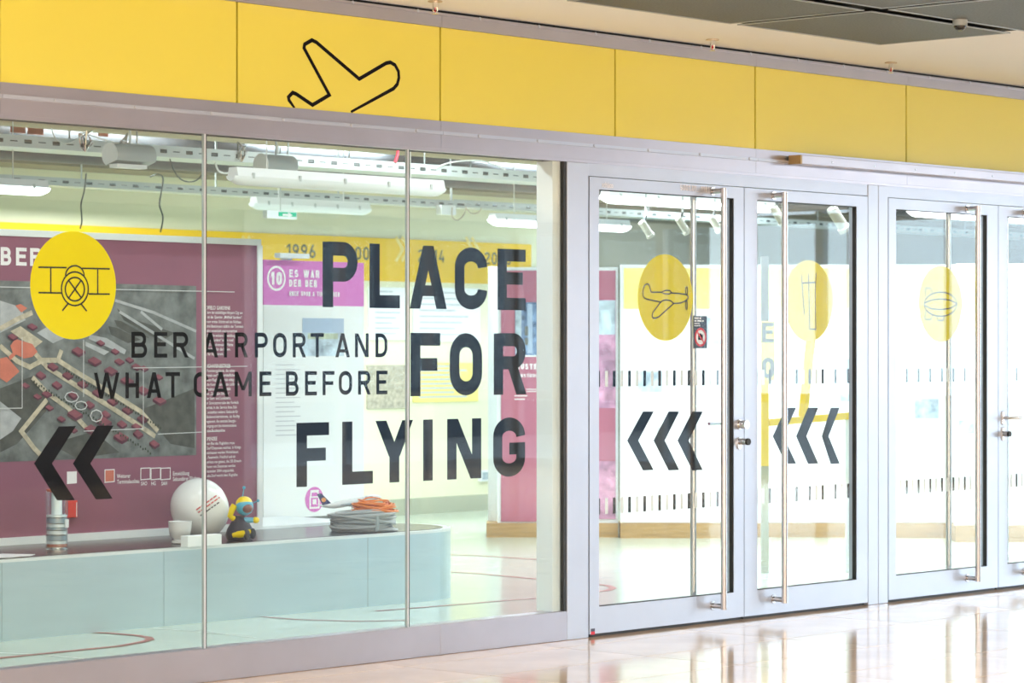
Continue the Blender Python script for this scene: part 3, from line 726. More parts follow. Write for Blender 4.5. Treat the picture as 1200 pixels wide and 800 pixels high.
flat(mb_, 'aerial_pale', 'map_pale', [[(0, 352), (25, 360), (30, 375), (0, 390)], [(43, 390), (60, 380), (78, 395), (62, 402)], [(105, 392), (125, 396), (148, 410), (146, 415), (120, 404), (104, 397)], [(100, 400), (128, 412), (122, 416), (100, 405)], [(0, 470), (25, 490), (15, 505), (0, 515)]], YB - .003)
lines(mb_, 'aerial_roads', 'map_road', [[(38, 410), (55, 430), (90, 452), (130, 477), (170, 503), (182, 511)], [(72, 410), (68, 422), (90, 436), (130, 460), (165, 482), (185, 505)], [(0, 405), (20, 423), (35, 430), (50, 422), (66, 422)], [(0, 385), (20, 374), (38, 366)], [(38, 442), (55, 460), (80, 478), (100, 500), (120, 520)], [(55, 468), (25, 505), (40, 525), (55, 540)]], .030, YB - .004)
lines(mb_, 'aerial_runways', 'map_pale', [[(135, 352), (180, 366), (230, 388)], [(165, 365), (190, 386)], [(140, 365), (228, 420)]], .018, YB - .0035)
flat(mb_, 'aerial_apron', 'map_road', [[(12, 388), (24, 382), (50, 400), (40, 408)]], YB - .0045)
flat(mb_, 'aerial_orange_roofs', 'map_orange', [[(18, 358), (24, 356), (32, 361), (25, 366)], [(12, 405), (18, 397), (38, 403), (44, 412), (38, 418), (28, 420), (15, 413)], [(0, 420), (8, 418), (23, 435), (8, 448), (0, 443)], [(10, 418), (16, 412), (20, 414), (12, 422)]], YB - .005)
roofs = []; shades = []
def roof(cx, cy, a=6.5, b=5.5):
    A_, B_, C_, D_ = (cx - a, cy - b * .35), (cx - a * .15, cy - b), (cx + a, cy - b * .1), (cx + a * .1, cy + b * .55); k = b * .5
    roofs.append([A_, B_, C_, D_]); shades.append([A_, D_, (D_[0], D_[1] + k), (A_[0], A_[1] + k)]); shades.append([D_, C_, (C_[0], C_[1] + k), (D_[0], D_[1] + k)])
for k in range(7): roof(62 + k * 17.5, 430 + k * 10.2)
for k in range(8): roof(48 + k * 19, 440 + k * 11.5, 6, 5.5)
for k in range(6): roof(92 + k * 19, 412 + k * 11.5, 8, 6)
for k in range(5): roof(118 + k * 17, 402 + k * 10, 5, 4)
for k in range(5): roof(30 + k * 14, 452 + k * 13, 5, 4)
for k in range(4): roof(88 + k * 10 + (k % 2) * 24, 486 + k * 9, 9, 7)
for a in ((15, 395), (38, 383), (160, 500), (55, 462), (160, 430), (140, 424)): roof(*a, 6, 4.5)
flat(mb_, 'aerial_walls', 'map_shade', shades, YB - .0052)
flat(mb_, 'aerial_roofs', 'map_roof', roofs, YB - .0085)
flat(mb_, 'aerial_trees', 'map_tree', [[(x - .8, y - 1.3), (x + .8, y - 1.3), (x + .8, y + 1.3), (x - .8, y + 1.3)] for x, y in [(40 + i * 2.9, 447 + i * 1.75 + (i % 3)) for i in range(48)] + [(75 + i * 2.9, 432 + i * 1.75 + (i % 2)) for i in range(40)]], YB - .0095)
lines(mb_, 'aerial_highlight', 'print_line', [el(84, 465, 8, 6, n=8), el(95, 475, 7, 5, n=8), el(113, 487, 7, 7, n=8)], .006, YB - .0125, True)
lines(mb_, 'leader_lines', 'print_line', [[(0, 336), (275, 342)], [(26, 395), (26, 478)], [(-10, 478.5), (26, 478)], [(98, 398), (98, 465)], [(156, 431), (290, 429)], [(168, 432), (168, 502)], [(98, 505), (168, 502)], [(185, 508.5), (260, 505)]], .005, YB - .013)
# legend
flat(mb_, 'legend_square', 'print_white', [[(78.5, 552.5), (90, 552), (90, 566), (78.5, 567)]], YB - .002)
flat(mb_, 'legend_square', 'map_orange', [[(123, 550.5), (134, 550), (134, 564), (123, 565)]], YB - .002)
lines(mb_, 'legend_outlines', 'print_white', [[(123, 550.5), (134, 550), (134, 564), (123, 565)]] + [[(a, 548.6), (a + 11, 548), (a + 11, 561), (a, 562)] for a in (165, 177, 188.5)], .006, YB - .003, True)
for (u, v, ls) in ((137, 555, ['Weiterer', 'Terminalausbau']), (202.5, 552, ['Entwicklung', 'Sekundärer Flächen'])):
    p = at(u, v, YB - .002); small_text(ls, p.x, p.z, .034, .036, YB - .002).build('legend_text', 'print_white', mb_)
for (u, t_) in ((165, 'SAO'), (177, 'HG'), (189, 'SAH')):
    p = at(u, 564, YB - .002); small_text([t_], p.x, p.z, .03, .034, YB - .002).build('legend_text', 'print_white', mb_)
m = MB(); zt, zb = at(20, 290, YB).z, at(20, 311, YB).z
for c, a, b in (('B', 0.5, 13), ('E', 18.5, 31), ('R', 35, 49)):
    xa, xb = X(a, YB), X(b, YB); H = zt - zb
    put(m, glyph(c, (xb - xa) / H, .22), lambda p, q: (xa + p * H, YB - .002, zb + q * H))
m.build('board_title', 'print_white', mb_)
TXT = [(358, ['MIDFIELD GARDENS']), (363, ['Im Kern der zukünftigen Airport City am', 'BER ist das Quartier „Midfield Gardens“.', 'In einem ersten Schritt soll ein Nukleus', 'aus drei Baukörpern südlich der Terminal-', 'vorfahrt entwickelt und vermarktet', 'werden. Die weitere Entwicklung der', '„Midfield Gardens“ ist mit rund', '160.000 Quadratmetern Fläche', 'wirtschaftlich für die Region.', 'Platz für Engagement.']),
       (426.5, ['FLUGHAFENBETRIEB']), (431.5, ['Die Funktionsgebäude, die neben', 'Terminals und Flugbetriebsflächen', 'für einen Flughafenbetrieb nötig sind,', 'wie die Kontrolltürme, die Luftfracht-', 'Werkstätten, Leitung entfällt', 'an den „Zentralen Straßen“', 'an der Start- und Landebahn,', 'in der Servicezone nahe des Vorfelds', 'Sicherheit, in der Service Area Süd-', 'ASZ entstehen weitere Gebäude für', 'die Bodenverkehrsdienste, das Facility', 'Management, die zentrale Energie-', 'versorgung und die Administration', 'inklusive Bundespolizei.']),
       (512, ['DIEPENSEE']), (517, ['Für den Bau des Flughafens muss', 'das Dorf Diepensee weichen. In Königs', 'Wusterhausen werden Wohnhäuser,', 'Kita, Feuerwehr, Friedhof und ein', 'Bürgerhaus neu gebaut, die 335 Einwoh-', 'ner*innen von Diepensee werden', 'im Dezember 2004 umgesiedelt.', 'Das alte Dorf weicht dem Flughafen.'])]
for v, ls in TXT:
    p = at(237.5, v, YB - .002)
    small_text(ls, p.x, p.z - (0 if len(ls) > 1 else 0), .0292, .026 if len(ls) > 1 else .033, YB - .002).build('text_block', 'print_white', mb_)

# ---- purple headed board number ten
YT = 3.9
p10 = thing('numbered_board', 'white board with a pink purple header and the number 10 in a ring', 'display board', (X(368, YT), YT, 0))
xa, xb = X(309, YT), X(426.5, YT)
zt, zm, zb = at(309, 304, YT).z, at(309, 357, YT).z, at(350, 606, YT).z
MB().box(xa, xb, YT, YT + .05, zm, zt).build('header', 'purple', p10)
MB().box(xa, xb, YT, YT + .05, zb, zm).build('board_face', 'panel_white', p10)
MB().box(xa, xb, YT + .005, YT + .045, 0, zb).build('board_foot', 'stand_grey', p10)
yy = YT - .002
m = MB(); c = at(324, 326, yy); r = .079
for q in stroke([(c.x + r * math.cos(i * .2094), c.z + r * math.sin(i * .2094)) for i in range(30)], .016, True): m.add([(p[0], yy, p[1]) for p in q], [(0, 1, 2, 3)])
text_run(m, '10', c.x - .052, c.x + .052, c.z - .045, c.z + .045, yy, .25); m.build('number_ring', 'print_white', p10)
m = MB()
text_run(m, 'ES WAR EINMAL', X(339, yy), X(412, yy), at(370, 325.5, yy).z, at(370, 316.5, yy).z, yy, .24)
text_run(m, 'DER BER', X(339, yy), X(371.5, yy), at(350, 336, yy).z, at(350, 327.5, yy).z, yy, .24)
text_run(m, 'ONCE UPON A TIME IN BER', X(339, yy), X(398, yy), at(365, 347, yy).z, at(365, 341.5, yy).z, yy, .22)
m.build('header_text', 'print_white', p10)
a, b = at(354.5, 372.5, yy), at(403, 417, yy); zmid = (a.z + b.z * 1.3) / 2.3
MB().box(a.x, b.x, yy, YT, b.z + (a.z - b.z) * .62, a.z).build('photo_sky', 'photo_sky', p10)
MB().box(a.x, b.x, yy, YT, b.z, b.z + (a.z - b.z) * .62).build('photo_ground', 'photo_pale', p10)
MB().box(a.x + .05, b.x - .06, yy - .001, YT, b.z + (a.z - b.z) * .45, b.z + (a.z - b.z) * .60).build('photo_detail', 'photo_land', p10)
m = MB()
for i in range(16):
    v = 428 + i * 5.5; q = at(323, v, yy); q2 = at(345 + (i * 7) % 14, v, yy); m.add([(q.x, yy, q.z), (q2.x, yy, q.z), (q2.x, yy, q.z + .006), (q.x, yy, q.z + .006)], [(0, 1, 2, 3)])
m.build('text_rows', 'print_grey', p10)
c = at(368.5, 585, yy)
MB().xz([(c.x + .088 * math.cos(i * .1963), c.z + .088 * math.sin(i * .1963)) for i in range(32)], yy, yy + .001).build('pictogram_disc', 'purple', p10)
m = MB()
for q in stroke([(c.x - .042, c.z - .058), (c.x + .042, c.z - .058), (c.x + .042, c.z + .018), (c.x + .034, c.z + .03), (c.x + .034, c.z + .06), (c.x - .034, c.z + .06), (c.x - .034, c.z + .03), (c.x - .042, c.z + .018)], .013, True) + [rc(c.x - .045, c.x + .045, c.z + .012, c.z + .022), rc(c.x - .018, c.x + .018, c.z - .034, c.z + .002), rc(c.x - .036, c.x + .036, c.z + .048, c.z + .064)]: m.add([(p[0], yy - .001, p[1]) for p in q], [(0, 1, 2, 3)])
m.build('pictogram', 'print_white', p10)
# lamp clipped on the top of that board
t = thing('board_lamp', 'small silver lamp clipped to the top of the pink headed board', 'lamp', (xa + .2, YT, zt))
MB().box(xa + .06, xa + .34, YT - .10, YT - .04, zt + .012, zt + .045).build('lamp_body', 'lamp_white', t, bevel=.006)
MB().box(xa + .18, xa + .22, YT - .05, YT + .03, zt + .0005, zt + .02).build('clip_arm', 'steel', t)
# white ledge in front of that board
tag(MB().box(bx1 + .02, X(402, 3.3), 3.16, 3.885, .0, .47).build('white_ledge', 'frame_white', bevel=.004), 'low white ledge behind the bench below the pink headed board', 'plinth')

# ---- things on the bench
def on(u, v): return fl(u, v, ZT)
# glass jar
p = on(66.5, 643); R0 = .064; px_m = (Vector((p.x - CX, p.y - CY, 0)).dot(Vector((*FW, 0)))) / FPX
zt = ZT + (643 - 573) * px_m
t = thing('layered_cylinder', 'clear glass cylinder with dark and silver bands standing on the bench', 'cylinder', (p.x, p.y, ZT))
hz = zt - ZT
MB().lathe((p.x, p.y, ZT), [(R0, .0), (R0, hz * .985)], 28).build('glass_body', 'jar_glass', t, smooth=True)
for a, b, mt in ((.01, .035, 'chrome'), (.04, .085, 'map_orange'), (.09, .14, 'lamp_white'), (.15, .23, 'plane_grey'), (.25, .31, 'lamp_white'), (.33, .36, 'plane_grey'), (.37, .42, 'lamp_white'), (.44, .52, 'plane_grey'), (.54, .57, 'frame_white'), (.96, 1.0, 'map_orange')):
    MB().lathe((p.x, p.y, ZT + a * hz), [(R0 * .93, 0), (R0 * .93, (b - a) * hz)], 24).build('layer', mt, t, smooth=True)
MB().lathe((p.x, p.y, ZT + .575 * hz), [(R0 * .5, 0), (R0 * .5, .37 * hz)], 20).build('inner_tube', 'lamp_off', t, smooth=True)
MB().box(p.x + .01, p.x + .035, p.y - R0 - .006, p.y - R0 + .006, ZT + .36 * hz, ZT + .50 * hz).build('tag', 'lamp_white', t, bevel=.004)
# red tag
a, b = at(79.5, 586.5, YB - .03), at(90.5, 606, YB - .03)
t = thing('red_card_box', 'small red box fixed to the burgundy board beside the glass cylinder', 'box', (a.x, YB, b.z))
MB().box(a.x, b.x, YB - .035, YB, b.z, a.z).build('box_body', 'red_box', t, bevel=.004)
MB().box(b.x - .012, b.x - .006, YB - .0355, YB - .034, b.z + .005, a.z - .012).build('white_edge', 'lamp_white', t)
# brochures
for i, (u0, u1, v) in enumerate(((-8, 26, 652), (2, 36, 654.5))):
    a, b = on(u0, v), on(u1, v); c = (a + b) / 2; m = MB(); rz = Matrix.Rotation(.5 - i * .7, 3, 'Z')
    q = [c + rz @ Vector(k) for k in ((-.15, -.10, 0), (.15, -.10, 0), (.15, .10, 0), (-.15, .10, 0))]
    q = [(max(k[0], -4.4), min(max(k[1], 2.27), 3.05), ZT + .002 + i * .004) for k in q]
    tag(m.prism(q, (0, 0, .003)).build('brochure', 'paper'), ('lower' if i == 0 else 'upper') + ' white brochure on the bench at the left edge', 'brochure', 'brochures on the bench')
# white vase
p = on(211, 636.5); k = px_m * .99
tag(MB().lathe((p.x, p.y, ZT), [(.030, 0), (.052, .004), (.052, .016), (.036, .022), (.060, .045), (.068, .09), (.070, .125), (.072, .132), (.066, .132), (.060, .06), (.02, .05)], 28).build('white_cup', 'ceramic', smooth=True), 'small white ceramic cup left of the big white ball', 'cup')
# white ball
p = on(249, 633); cz = ZT + .172
t = thing('white_ball', 'large white egg shaped ball with slanting text lines on the bench', 'ball', (p.x, p.y + .12, ZT))
c = Vector((p.x, p.y + .12, cz + .022)); Mr = Matrix.Rotation(math.radians(-38), 3, 'Y')
prof = []
for i in range(1, 20):
    a = math.pi * i / 20; r = math.sin(a) ** .92; prof.append((.176 * r, -.187 * math.cos(a) * (1.04 if a < math.pi / 2 else .96)))
MB().lathe(c, prof, 36, Mr).build('ball_shell', 'ceramic', t, smooth=True)
toc = (Vector((CX, CY, HC)) - c).normalized(); rr_ = Vector((*RT, 0)); up_ = rr_.cross(-toc).normalized() * -1
up_ = toc.cross(rr_).normalized()
wh = c + (-rr_ * .66 - up_ * .50 + toc * .56).normalized() * .183
for r in (.03, .02, .010):
    d = (wh - c).normalized(); e1 = d.cross(Vector((0, 0, 1))).normalized(); e2 = d.cross(e1)
    MB().tube([wh + d * .001 + (e1 * math.cos(i * .45) + e2 * math.sin(i * .45)) * r for i in range(14)], .0025, 6, closed=True).build('valve_ring', 'lamp_white', t, smooth=True)
def on_ball(a, b):     # a right, b up on the shell as seen from the front
    M_ = Mr.inverted(); d0 = (rr_ * a + up_ * b)
    lo, hi = 0.0, .3
    for _ in range(30):
        mid = (lo + hi) / 2; q = M_ @ (d0 + toc * mid)
        if (q.x / .176) ** 2 + (q.y / .176) ** 2 + (q.z / .187) ** 2 < 1: lo = mid
        else: hi = mid
    return c + d0 + toc * (hi + .006)
for j, (off, ln, mt) in enumerate(((.055, .15, 'text_red'), (.035, .16, 'text_red'), (.012, .14, 'text_dark'))):
    m = MB(); ca, sa = math.cos(.62), math.sin(.62)
    fn = lambda x, z: on_ball(.015 + x * ca - z * sa, -.01 + x * sa + z * ca)
    m2 = MB(); word_row(m2, -.03, -.03 + ln, off - .042, off - .034, fn, j)
    m2.build('ball_text', mt, t)
# white block
p = on(241.5, 640)
tag(MB().box(p.x - .132, p.x + .132, p.y + .01, p.y + .075, ZT, ZT + .066).build('white_block', 'foam_white', bevel=.004), 'flat white block in front of the big white ball', 'block')
# toy astronaut
p = on(289, 633.5); t = thing('toy_astronaut', 'sitting toy spaceman with blue and yellow helmet and navy body', 'toy', (p.x, p.y + .06, ZT)); c = Vector((p.x, p.y + .06, ZT))
def V(a, b, f=0.0): return c + rr_ * a + Vector((0, 0, b)) - Vector((FW[0], FW[1], 0)) * f
MB().lathe(c, [(.02, 0), (.078, .003), (.088, .03), (.078, .07), (.055, .11), (.035, .135), (.028, .15)], 24).build('body', 'toy_navy', t, smooth=True)
hd = MB().ell(V(.028, .205), .056, .052, .055).build('helmet', 'toy_blue', t, smooth=True)
MB().ell(V(.025, .222, -.004), .052, .050, .046).build('helmet_cap', 'toy_yellow', hd, smooth=True)
MB().ell(V(.045, .196, .026), .036, .034, .029).build('visor', 'toy_brown', hd, smooth=True)
MB().tube([V(.015, .26), V(.024, .315)], .003, 6).build('antenna', 'toy_blue', hd); MB().ell(V(.025, .32), .010, .010, .010, n=10, m=6).build('antenna_ball', 'toy_blue', hd, smooth=True)
MB().tube([V(.075, .225), V(.108, .24)], .003, 6).build('antenna', 'toy_blue', hd); MB().ell(V(.11, .241), .009, .009, .009, n=10, m=6).build('antenna_ball', 'toy_blue', hd, smooth=True)
a1 = MB().tube([V(-.03, .125, .01), V(-.058, .15, .02), V(-.045, .19, .025), V(-.03, .215, .02)], [.018, .018, .019, .02], 10).build('arm', 'toy_yellow', t, smooth=True)
a2 = MB().tube([V(.03, .125, .01), V(.065, .125, .03), V(.085, .125, .03)], [.018, .017, .016], 10).build('arm', 'toy_blue', t, smooth=True)
MB().ell(V(.10, .125, .03), .022, .02, .02, n=12, m=8).build('glove', 'toy_yellow', a2, smooth=True)
for q0, q1 in (((-.03, .035, .06), (.05, .05, .10)), ((.03, .045, .05), (.085, .055, .08))):
    lg = MB().tube([V(*q0), V(*[(i + j) / 2 for i, j in zip(q0, q1)]), V(*q1)], [.022, .022, .02], 10).build('leg', 'toy_yellow', t, smooth=True)
    MB().ell(V(q1[0], q1[1] - .008, q1[2] + .002), .018, .024, .034, n=12, m=8).build('shoe_sole', 'toy_black', lg, smooth=True)
# cable coils
def coil(name, c, rx, ry, zs, r, n, mt, lab, seed, turns, dome=0):
    rd = random.Random(seed); t = thing(name, lab, 'cable', c)
    for k in range(turns):
        z = zs[0] + (zs[1] - zs[0]) * k / max(1, turns - 1); dm = 1 - .38 * dome * k / turns; ax = rx * dm * (1 - rd.random() * .3); ay = ry * dm * (1 - rd.random() * .3); ph = rd.random() * 6.28; tl = rd.uniform(-.032, .032); ox, oy = rd.uniform(-.012, .012), rd.uniform(-.012, .012)
        P = []
        for i in range(n):
            a = 2 * math.pi * i / n
            P.append(Vector(c) + Vector((ox, oy, 0)) + rr_ * (ax * math.cos(a)) + Vector((FW[0], FW[1], 0)) * (ay * math.sin(a)) + Vector((0, 0, max(r, z + tl * math.sin(a + ph)))))
        MB().tube(P, r, 7, closed=True).build('cable_turn', mt, t, smooth=True)
    return t
pc = on(424.5, 622); pc = Vector((pc.x, pc.y, ZT))
t = coil('cable_coil', pc, .215, .17, (.008, .115), .0085, 40, 'wire_grey', 'thick coil of grey cable lying on the bench end', 3, 34)
tape = MB().tube([pc + rr_ * .10 - Vector((FW[0], FW[1], 0)) * .145 + Vector((0, 0, z)) for z in (.008, .05, .09, .115)], [.012, .017, .017, .013], 8).build('tape', 'hood_grey', t, smooth=True)
pc2 = pc + Vector((.0, 0, .122)) + rr_ * .07
coil('orange_cable', pc2, .150, .11, (.006, .06), .0050, 36, 'wire_orange', 'orange cable bundle on top of the grey cable coil', 5, 30, 1)
# model aeroplane on a small stand
pa = on(415, 611); pa = Vector((pa.x, 2.92, ZT)); ax = rr_.copy()
qa = at(412, 588, 2.92); pa = Vector((qa.x, 2.92, ZT)); zf = qa.z
t = thing('model_aeroplane', 'white model airliner with dark blue tail behind the cables', 'model plane', (pa.x, pa.y, ZT))
dv = (Vector((1, 0, 0)) * math.cos(.65) + Vector((0, -1, 0)) * math.sin(.65) + Vector((0, 0, .19))).normalized()
sd = dv.cross(Vector((0, 0, 1))).normalized(); uv_ = sd.cross(dv)
def A(f, s=0.0, u=0.0): return Vector((pa.x, pa.y, zf)) + dv * f + sd * s + uv_ * u
fr_ = [(-.20, .004, .010), (-.17, .012, .006), (-.12, .020, .0), (-.05, .024, 0), (.10, .024, 0), (.15, .021, 0), (.18, .014, -.003), (.197, .004, -.006)]
MB().tube([A(f, 0, u) for f, r, u in fr_], [r for f, r, u in fr_], 14).build('fuselage', 'plane_white', t, smooth=True)
MB().prism([A(-.19, -.002, .012), A(-.135, -.002, .02), A(-.185, -.002, .095), A(-.215, -.002, .095)], sd * .004).build('tail_fin', 'plane_navy', t)
m = MB(); cc = A(-.178, .004, .05)
m.prism([cc + dv * .015 * math.cos(i * .52) + uv_ * .015 * math.sin(i * .52) for i in range(12)], sd * .001); m.build('tail_emblem', 'plane_orange', t)
for s in (-1, 1):
    wg = MB().prism([A(.05, s * .018, -.012), A(-.03, s * .018, -.012), A(-.095, s * .17, .004), A(-.07, s * .17, .004)], uv_ * .005).build('wing', 'plane_grey', t)
    MB().tube([A(.04, s * .07, -.024), A(-.015, s * .07, -.022)], [.013, .010], 10).build('engine', 'plane_grey', wg, smooth=True)
    MB().prism([A(-.15, s * .006, .012), A(-.19, s * .006, .012), A(-.215, s * .065, .018), A(-.2, s * .065, .018)], uv_ * .003).build('tailplane', 'plane_white', t)
small_text(['Lufthansa'], 0, 0, 0, .022, 0, lambda x, z: A(.075 + x, .0243, z + .004)).build('airline_name', 'plane_navy', t)
MB().tube([(pa.x, pa.y, ZT + .008), A(0, 0, -.02)], .005, 8).build('stand_rod', 'chrome', t); MB().tube([(pa.x, pa.y, ZT), (pa.x, pa.y, ZT + .008)], .05, 20).build('stand_base', 'plane_grey', t, smooth=True)

# ---- rear wall band with years
YW = 8.94
t = thing('year_band', 'broad orange yellow band with years along the rear wall', 'wall graphic', (5, YW, 2.3))
zt, zb = at(400, 277, YW).z, at(400, 328, YW).z
MB().box(-6.9, X(622, YW), YW - .008, YW + .009, zb, zt).build('band', 'band_yellow', t)
for s, u0, u1 in (('1996', 335, 369), ('2006', 406, 441), ('2014', 489, 520), ('2020', 567, 598)):
    m = MB(); u = (u0 + u1) / 2
    text_run(m, s, X(u0, YW), X(u1, YW), at(u, 302 + (u - 350) * .035, YW).z, at(u, 286 + (u - 350) * .042, YW).z, YW - .0095, .16); m.build('year', 'year_grey', t)
m = MB()
for u in (283, 290, 463, 470, 545, 552):
    a = at(u, 292, YW); 
    for q in stroke([(a.x, a.z + .12), (a.x + .10, a.z), (a.x, a.z - .12)], .035): m.add([(p[0], YW - .0095, p[1]) for p in q], [(0, 1, 2, 3)])
m.build('arrow_marks', 'band_light', t)
# posters on the rear wall
def poster(u0, u1, v0, v1, mt, lab, rows=0):
    a, b = at(u0, v0, YW), at(u1, v1, YW); t = thing('wall_poster', lab, 'poster', (a.x, YW, b.z))
    MB().box(a.x, b.x, YW - .006, YW + .009, b.z, a.z).build('sheet', mt, t)
    if rows:
        m = MB()
        for i in range(rows):
            z = a.z - (i + 1) * (a.z - b.z) / (rows + 1); m.add([(p, YW - .0065, q) for p, q in rc(a.x + .08, a.x + (b.x - a.x) * (.62 + .3 * ((i * 5) % 3) / 3), z, z + .018)], [(0, 1, 2, 3)])
        m.build('text_rows', 'print_grey', t)
poster(432, 476, 336, 398, 'panel_white', 'pale text poster on the rear wall behind the letter L', 9)
poster(484, 562, 336, 400, 'panel_white', 'wide pale text poster on the rear wall behind the letters ACE', 8)
poster(430, 478, 428, 478, 'map_road', 'tan picture on the rear wall left of the second glass joint')
poster(484, 560, 425, 470, 'header_yellow', 'yellow text sheet on the rear wall behind the word FOR', 8)
a = at(566, 553, YW); b = at(574, 561, YW)
t = thing('wall_socket', 'white double socket low on the yellow rear wall', 'socket', (a.x, YW, b.z))
MB().box(a.x - .06, b.x + .06, YW - .03, YW + .009, b.z - .02, a.z + .02).build('socket_plate', 'lamp_white', t)
for i in range(2): MB().box(a.x - .04 + i * .15, a.x + .07 + i * .15, YW - .033, YW - .03, b.z, a.z).build('socket_face', 'plane_grey', t)

# ---- display boards facing the viewer, on wooden plinths
DB = 23.9
def fboard(d, u0, u1, v0, v1, lab, head, headv, body, extras=(), pl=(613, 629), frame=True, pu=None):
    b0 = dp((u0 + u1) / 2, 412, d); t = thing('display_board', lab, 'display board', (b0.x, b0.y, 0), 'boards on wooden plinths')
    if frame: MB().fbox(u0 - 4, u1 + 3, v0 - 4, pl[0], d + .01, .12).build('board_frame', 'frame_white', t)
    if head: MB().fbox(u0, u1, v0, headv, d, .05).build('header', head, t)
    MB().fbox(u0, u1, headv if head else v0, v1, d, .05).build('board_face', body, t)
    q = pu or (u0 - 4, u1 + 3)
    zb = HC - (pl[1] - V0) / FPX * d
    MB().fbox(q[0], q[1], pl[0], V0 + HC / (d - .06) * FPX, d - .06, .4).build('plinth', 'wood', t)
    for nm, mt, e in extras: MB().fbox(*e, d - .004, .01).build(nm, mt, t)
    return t
ta = fboard(DB, 587, 662, 317, 611, 'burgundy board about construction with a blue photo, on a wooden plinth', None, 0, 'burgundy_light', [('photo', 'photo_blue', (603.5, 668 - 8, 354, 416)), ('photo_sill', 'frame_white', (614, 660, 416, 418))], pu=(570, 664))
def fplane(d): return lambda u, v: dp(u, v, d - .008)
fp = fplane(DB)
m = MB(); text_run(m, 'BAUSTELLE', 600, 645, -432.5, -426, 0, .24, lambda x, z: fp(x, -z)); text_run(m, 'CONSTRUCTION', 603, 643, -442, -438, 0, .22, lambda x, z: fp(x, -z)); m.build('board_title', 'print_white', ta)
MB().fbox(617, 643, 455.5, 456.5, DB - .004, .008).fbox(617, 643, 458, 459, DB - .004, .008).fbox(603, 618, 463, 464.2, DB - .004, .008).fbox(603, 615, 467, 468.2, DB - .004, .008).build('text_rows', 'print_white', ta)
MB().fbox(572, 582.5, 312, 612, DB + .25, .3).build('return_panel', 'frame_white', ta)
m = MB()
for u0, u1, mt in ((604, 611, 'photo_pale'), (618, 624, 'photo_sky'), (632, 636, 'photo_pale')): MB().fbox(u0, u1, 356, 414, DB - .006, .01).build('photo_detail', mt, ta)
MB().fbox(615, 619, 382, 393, DB - .008, .01).fbox(615, 619, 396, 404, DB - .008, .01).build('photo_figure', 'stand_grey', ta)
fboard(DB, 669, 721.5, 317, 608, 'burgundy headed board with a mottled pink picture behind the first door', 'burgundy_light', 351, 'photo_pink', [('picture', 'photo_pale', (669, 721, 352, 392)), ('panel', 'burgundy_light', (690, 721, 478, 540))])
fboard(DB - .1, 731, 882, 314, 612, 'white board with pale yellow header behind the propeller plane disc', 'header_yellow', 362, 'panel_white', [('photo', 'photo_pale', (748, 776, 435, 459)), ('photo', 'photo_pale', (828, 845, 372, 404)), ('text_panel', 'print_grey', (770, 776, 500, 510))])
fboard(DB, 890, 1034, 314, 612, 'white board with pale yellow header behind the second door', 'header_yellow', 362, 'panel_white', [('photo', 'photo_pale', (985, 1000, 420, 470))])
fboard(DB - .1, 1041, 1119, 314, 612, 'white board with one small blue photo behind the airship disc', 'header_yellow', 362, 'panel_white', [('photo', 'photo_pale', (1072, 1100, 467, 490))])
fboard(DB - .6, 1124, 1262, 313, 613, 'white board with blue snowy photos behind the right edge door', 'header_yellow', 363, 'panel_white', [('photo', 'photo_pale', (1124, 1144, 387, 404)), ('photo', 'photo_pale', (1124, 1142, 492, 507))], pl=(616, 633))

# ---- yellow stand shape put in for an unclear patch of reflections
d = 20.0
b0 = dp(898, 412, d); t = thing('reflection_stand', 'yellow stand shape with dark letters put in for unclear reflections', 'stand', (b0.x, b0.y, 0))
MB().fbox(892.5, 901, 402, 546, d, .08).build('post', 'stand_yellow', t)
MB().fbox(892.5, 901, 546, V0 + HC / d * FPX, d, .08).build('post_base', 'skirting', t)
MB().fbox(892.5, 901, 300, 402, d, .08).build('upper_post', 'stand_grey', t)
q0, q1 = dp(901, 495, d + .03), dp(996, 487, d + .03); MB().bar(q0, q1, .05, .05).build('cross_rail', 'stand_yellow', t)
q0, q1 = dp(951, 388, d + .03), dp(941, 488, d + .03); MB().bar(q0, q1, .05, .05).build('brace', 'stand_yellow', t)
MB().bar(dp(994, 489, d + .03), dp(994, V0 + HC / (d + .03) * FPX, d + .03), .03, .03).build('leg', 'lamp_white', t)
m = MB()
for c_, v0, v1 in (('E', 378, 401), ('O', 419, 443)):
    f_ = lambda p, q, v0=v0, v1=v1: dp(893 + p * (v1 - v0), v1 - q * (v1 - v0), d - .004)
    put(m, glyph(c_, .6, .2), f_)
m.build('stand_letters', 'stand_grey', t)
MB().fbox(892.5, 908, 376, 446, d - .001, .03).build('sign_plate', 'header_yellow', t)

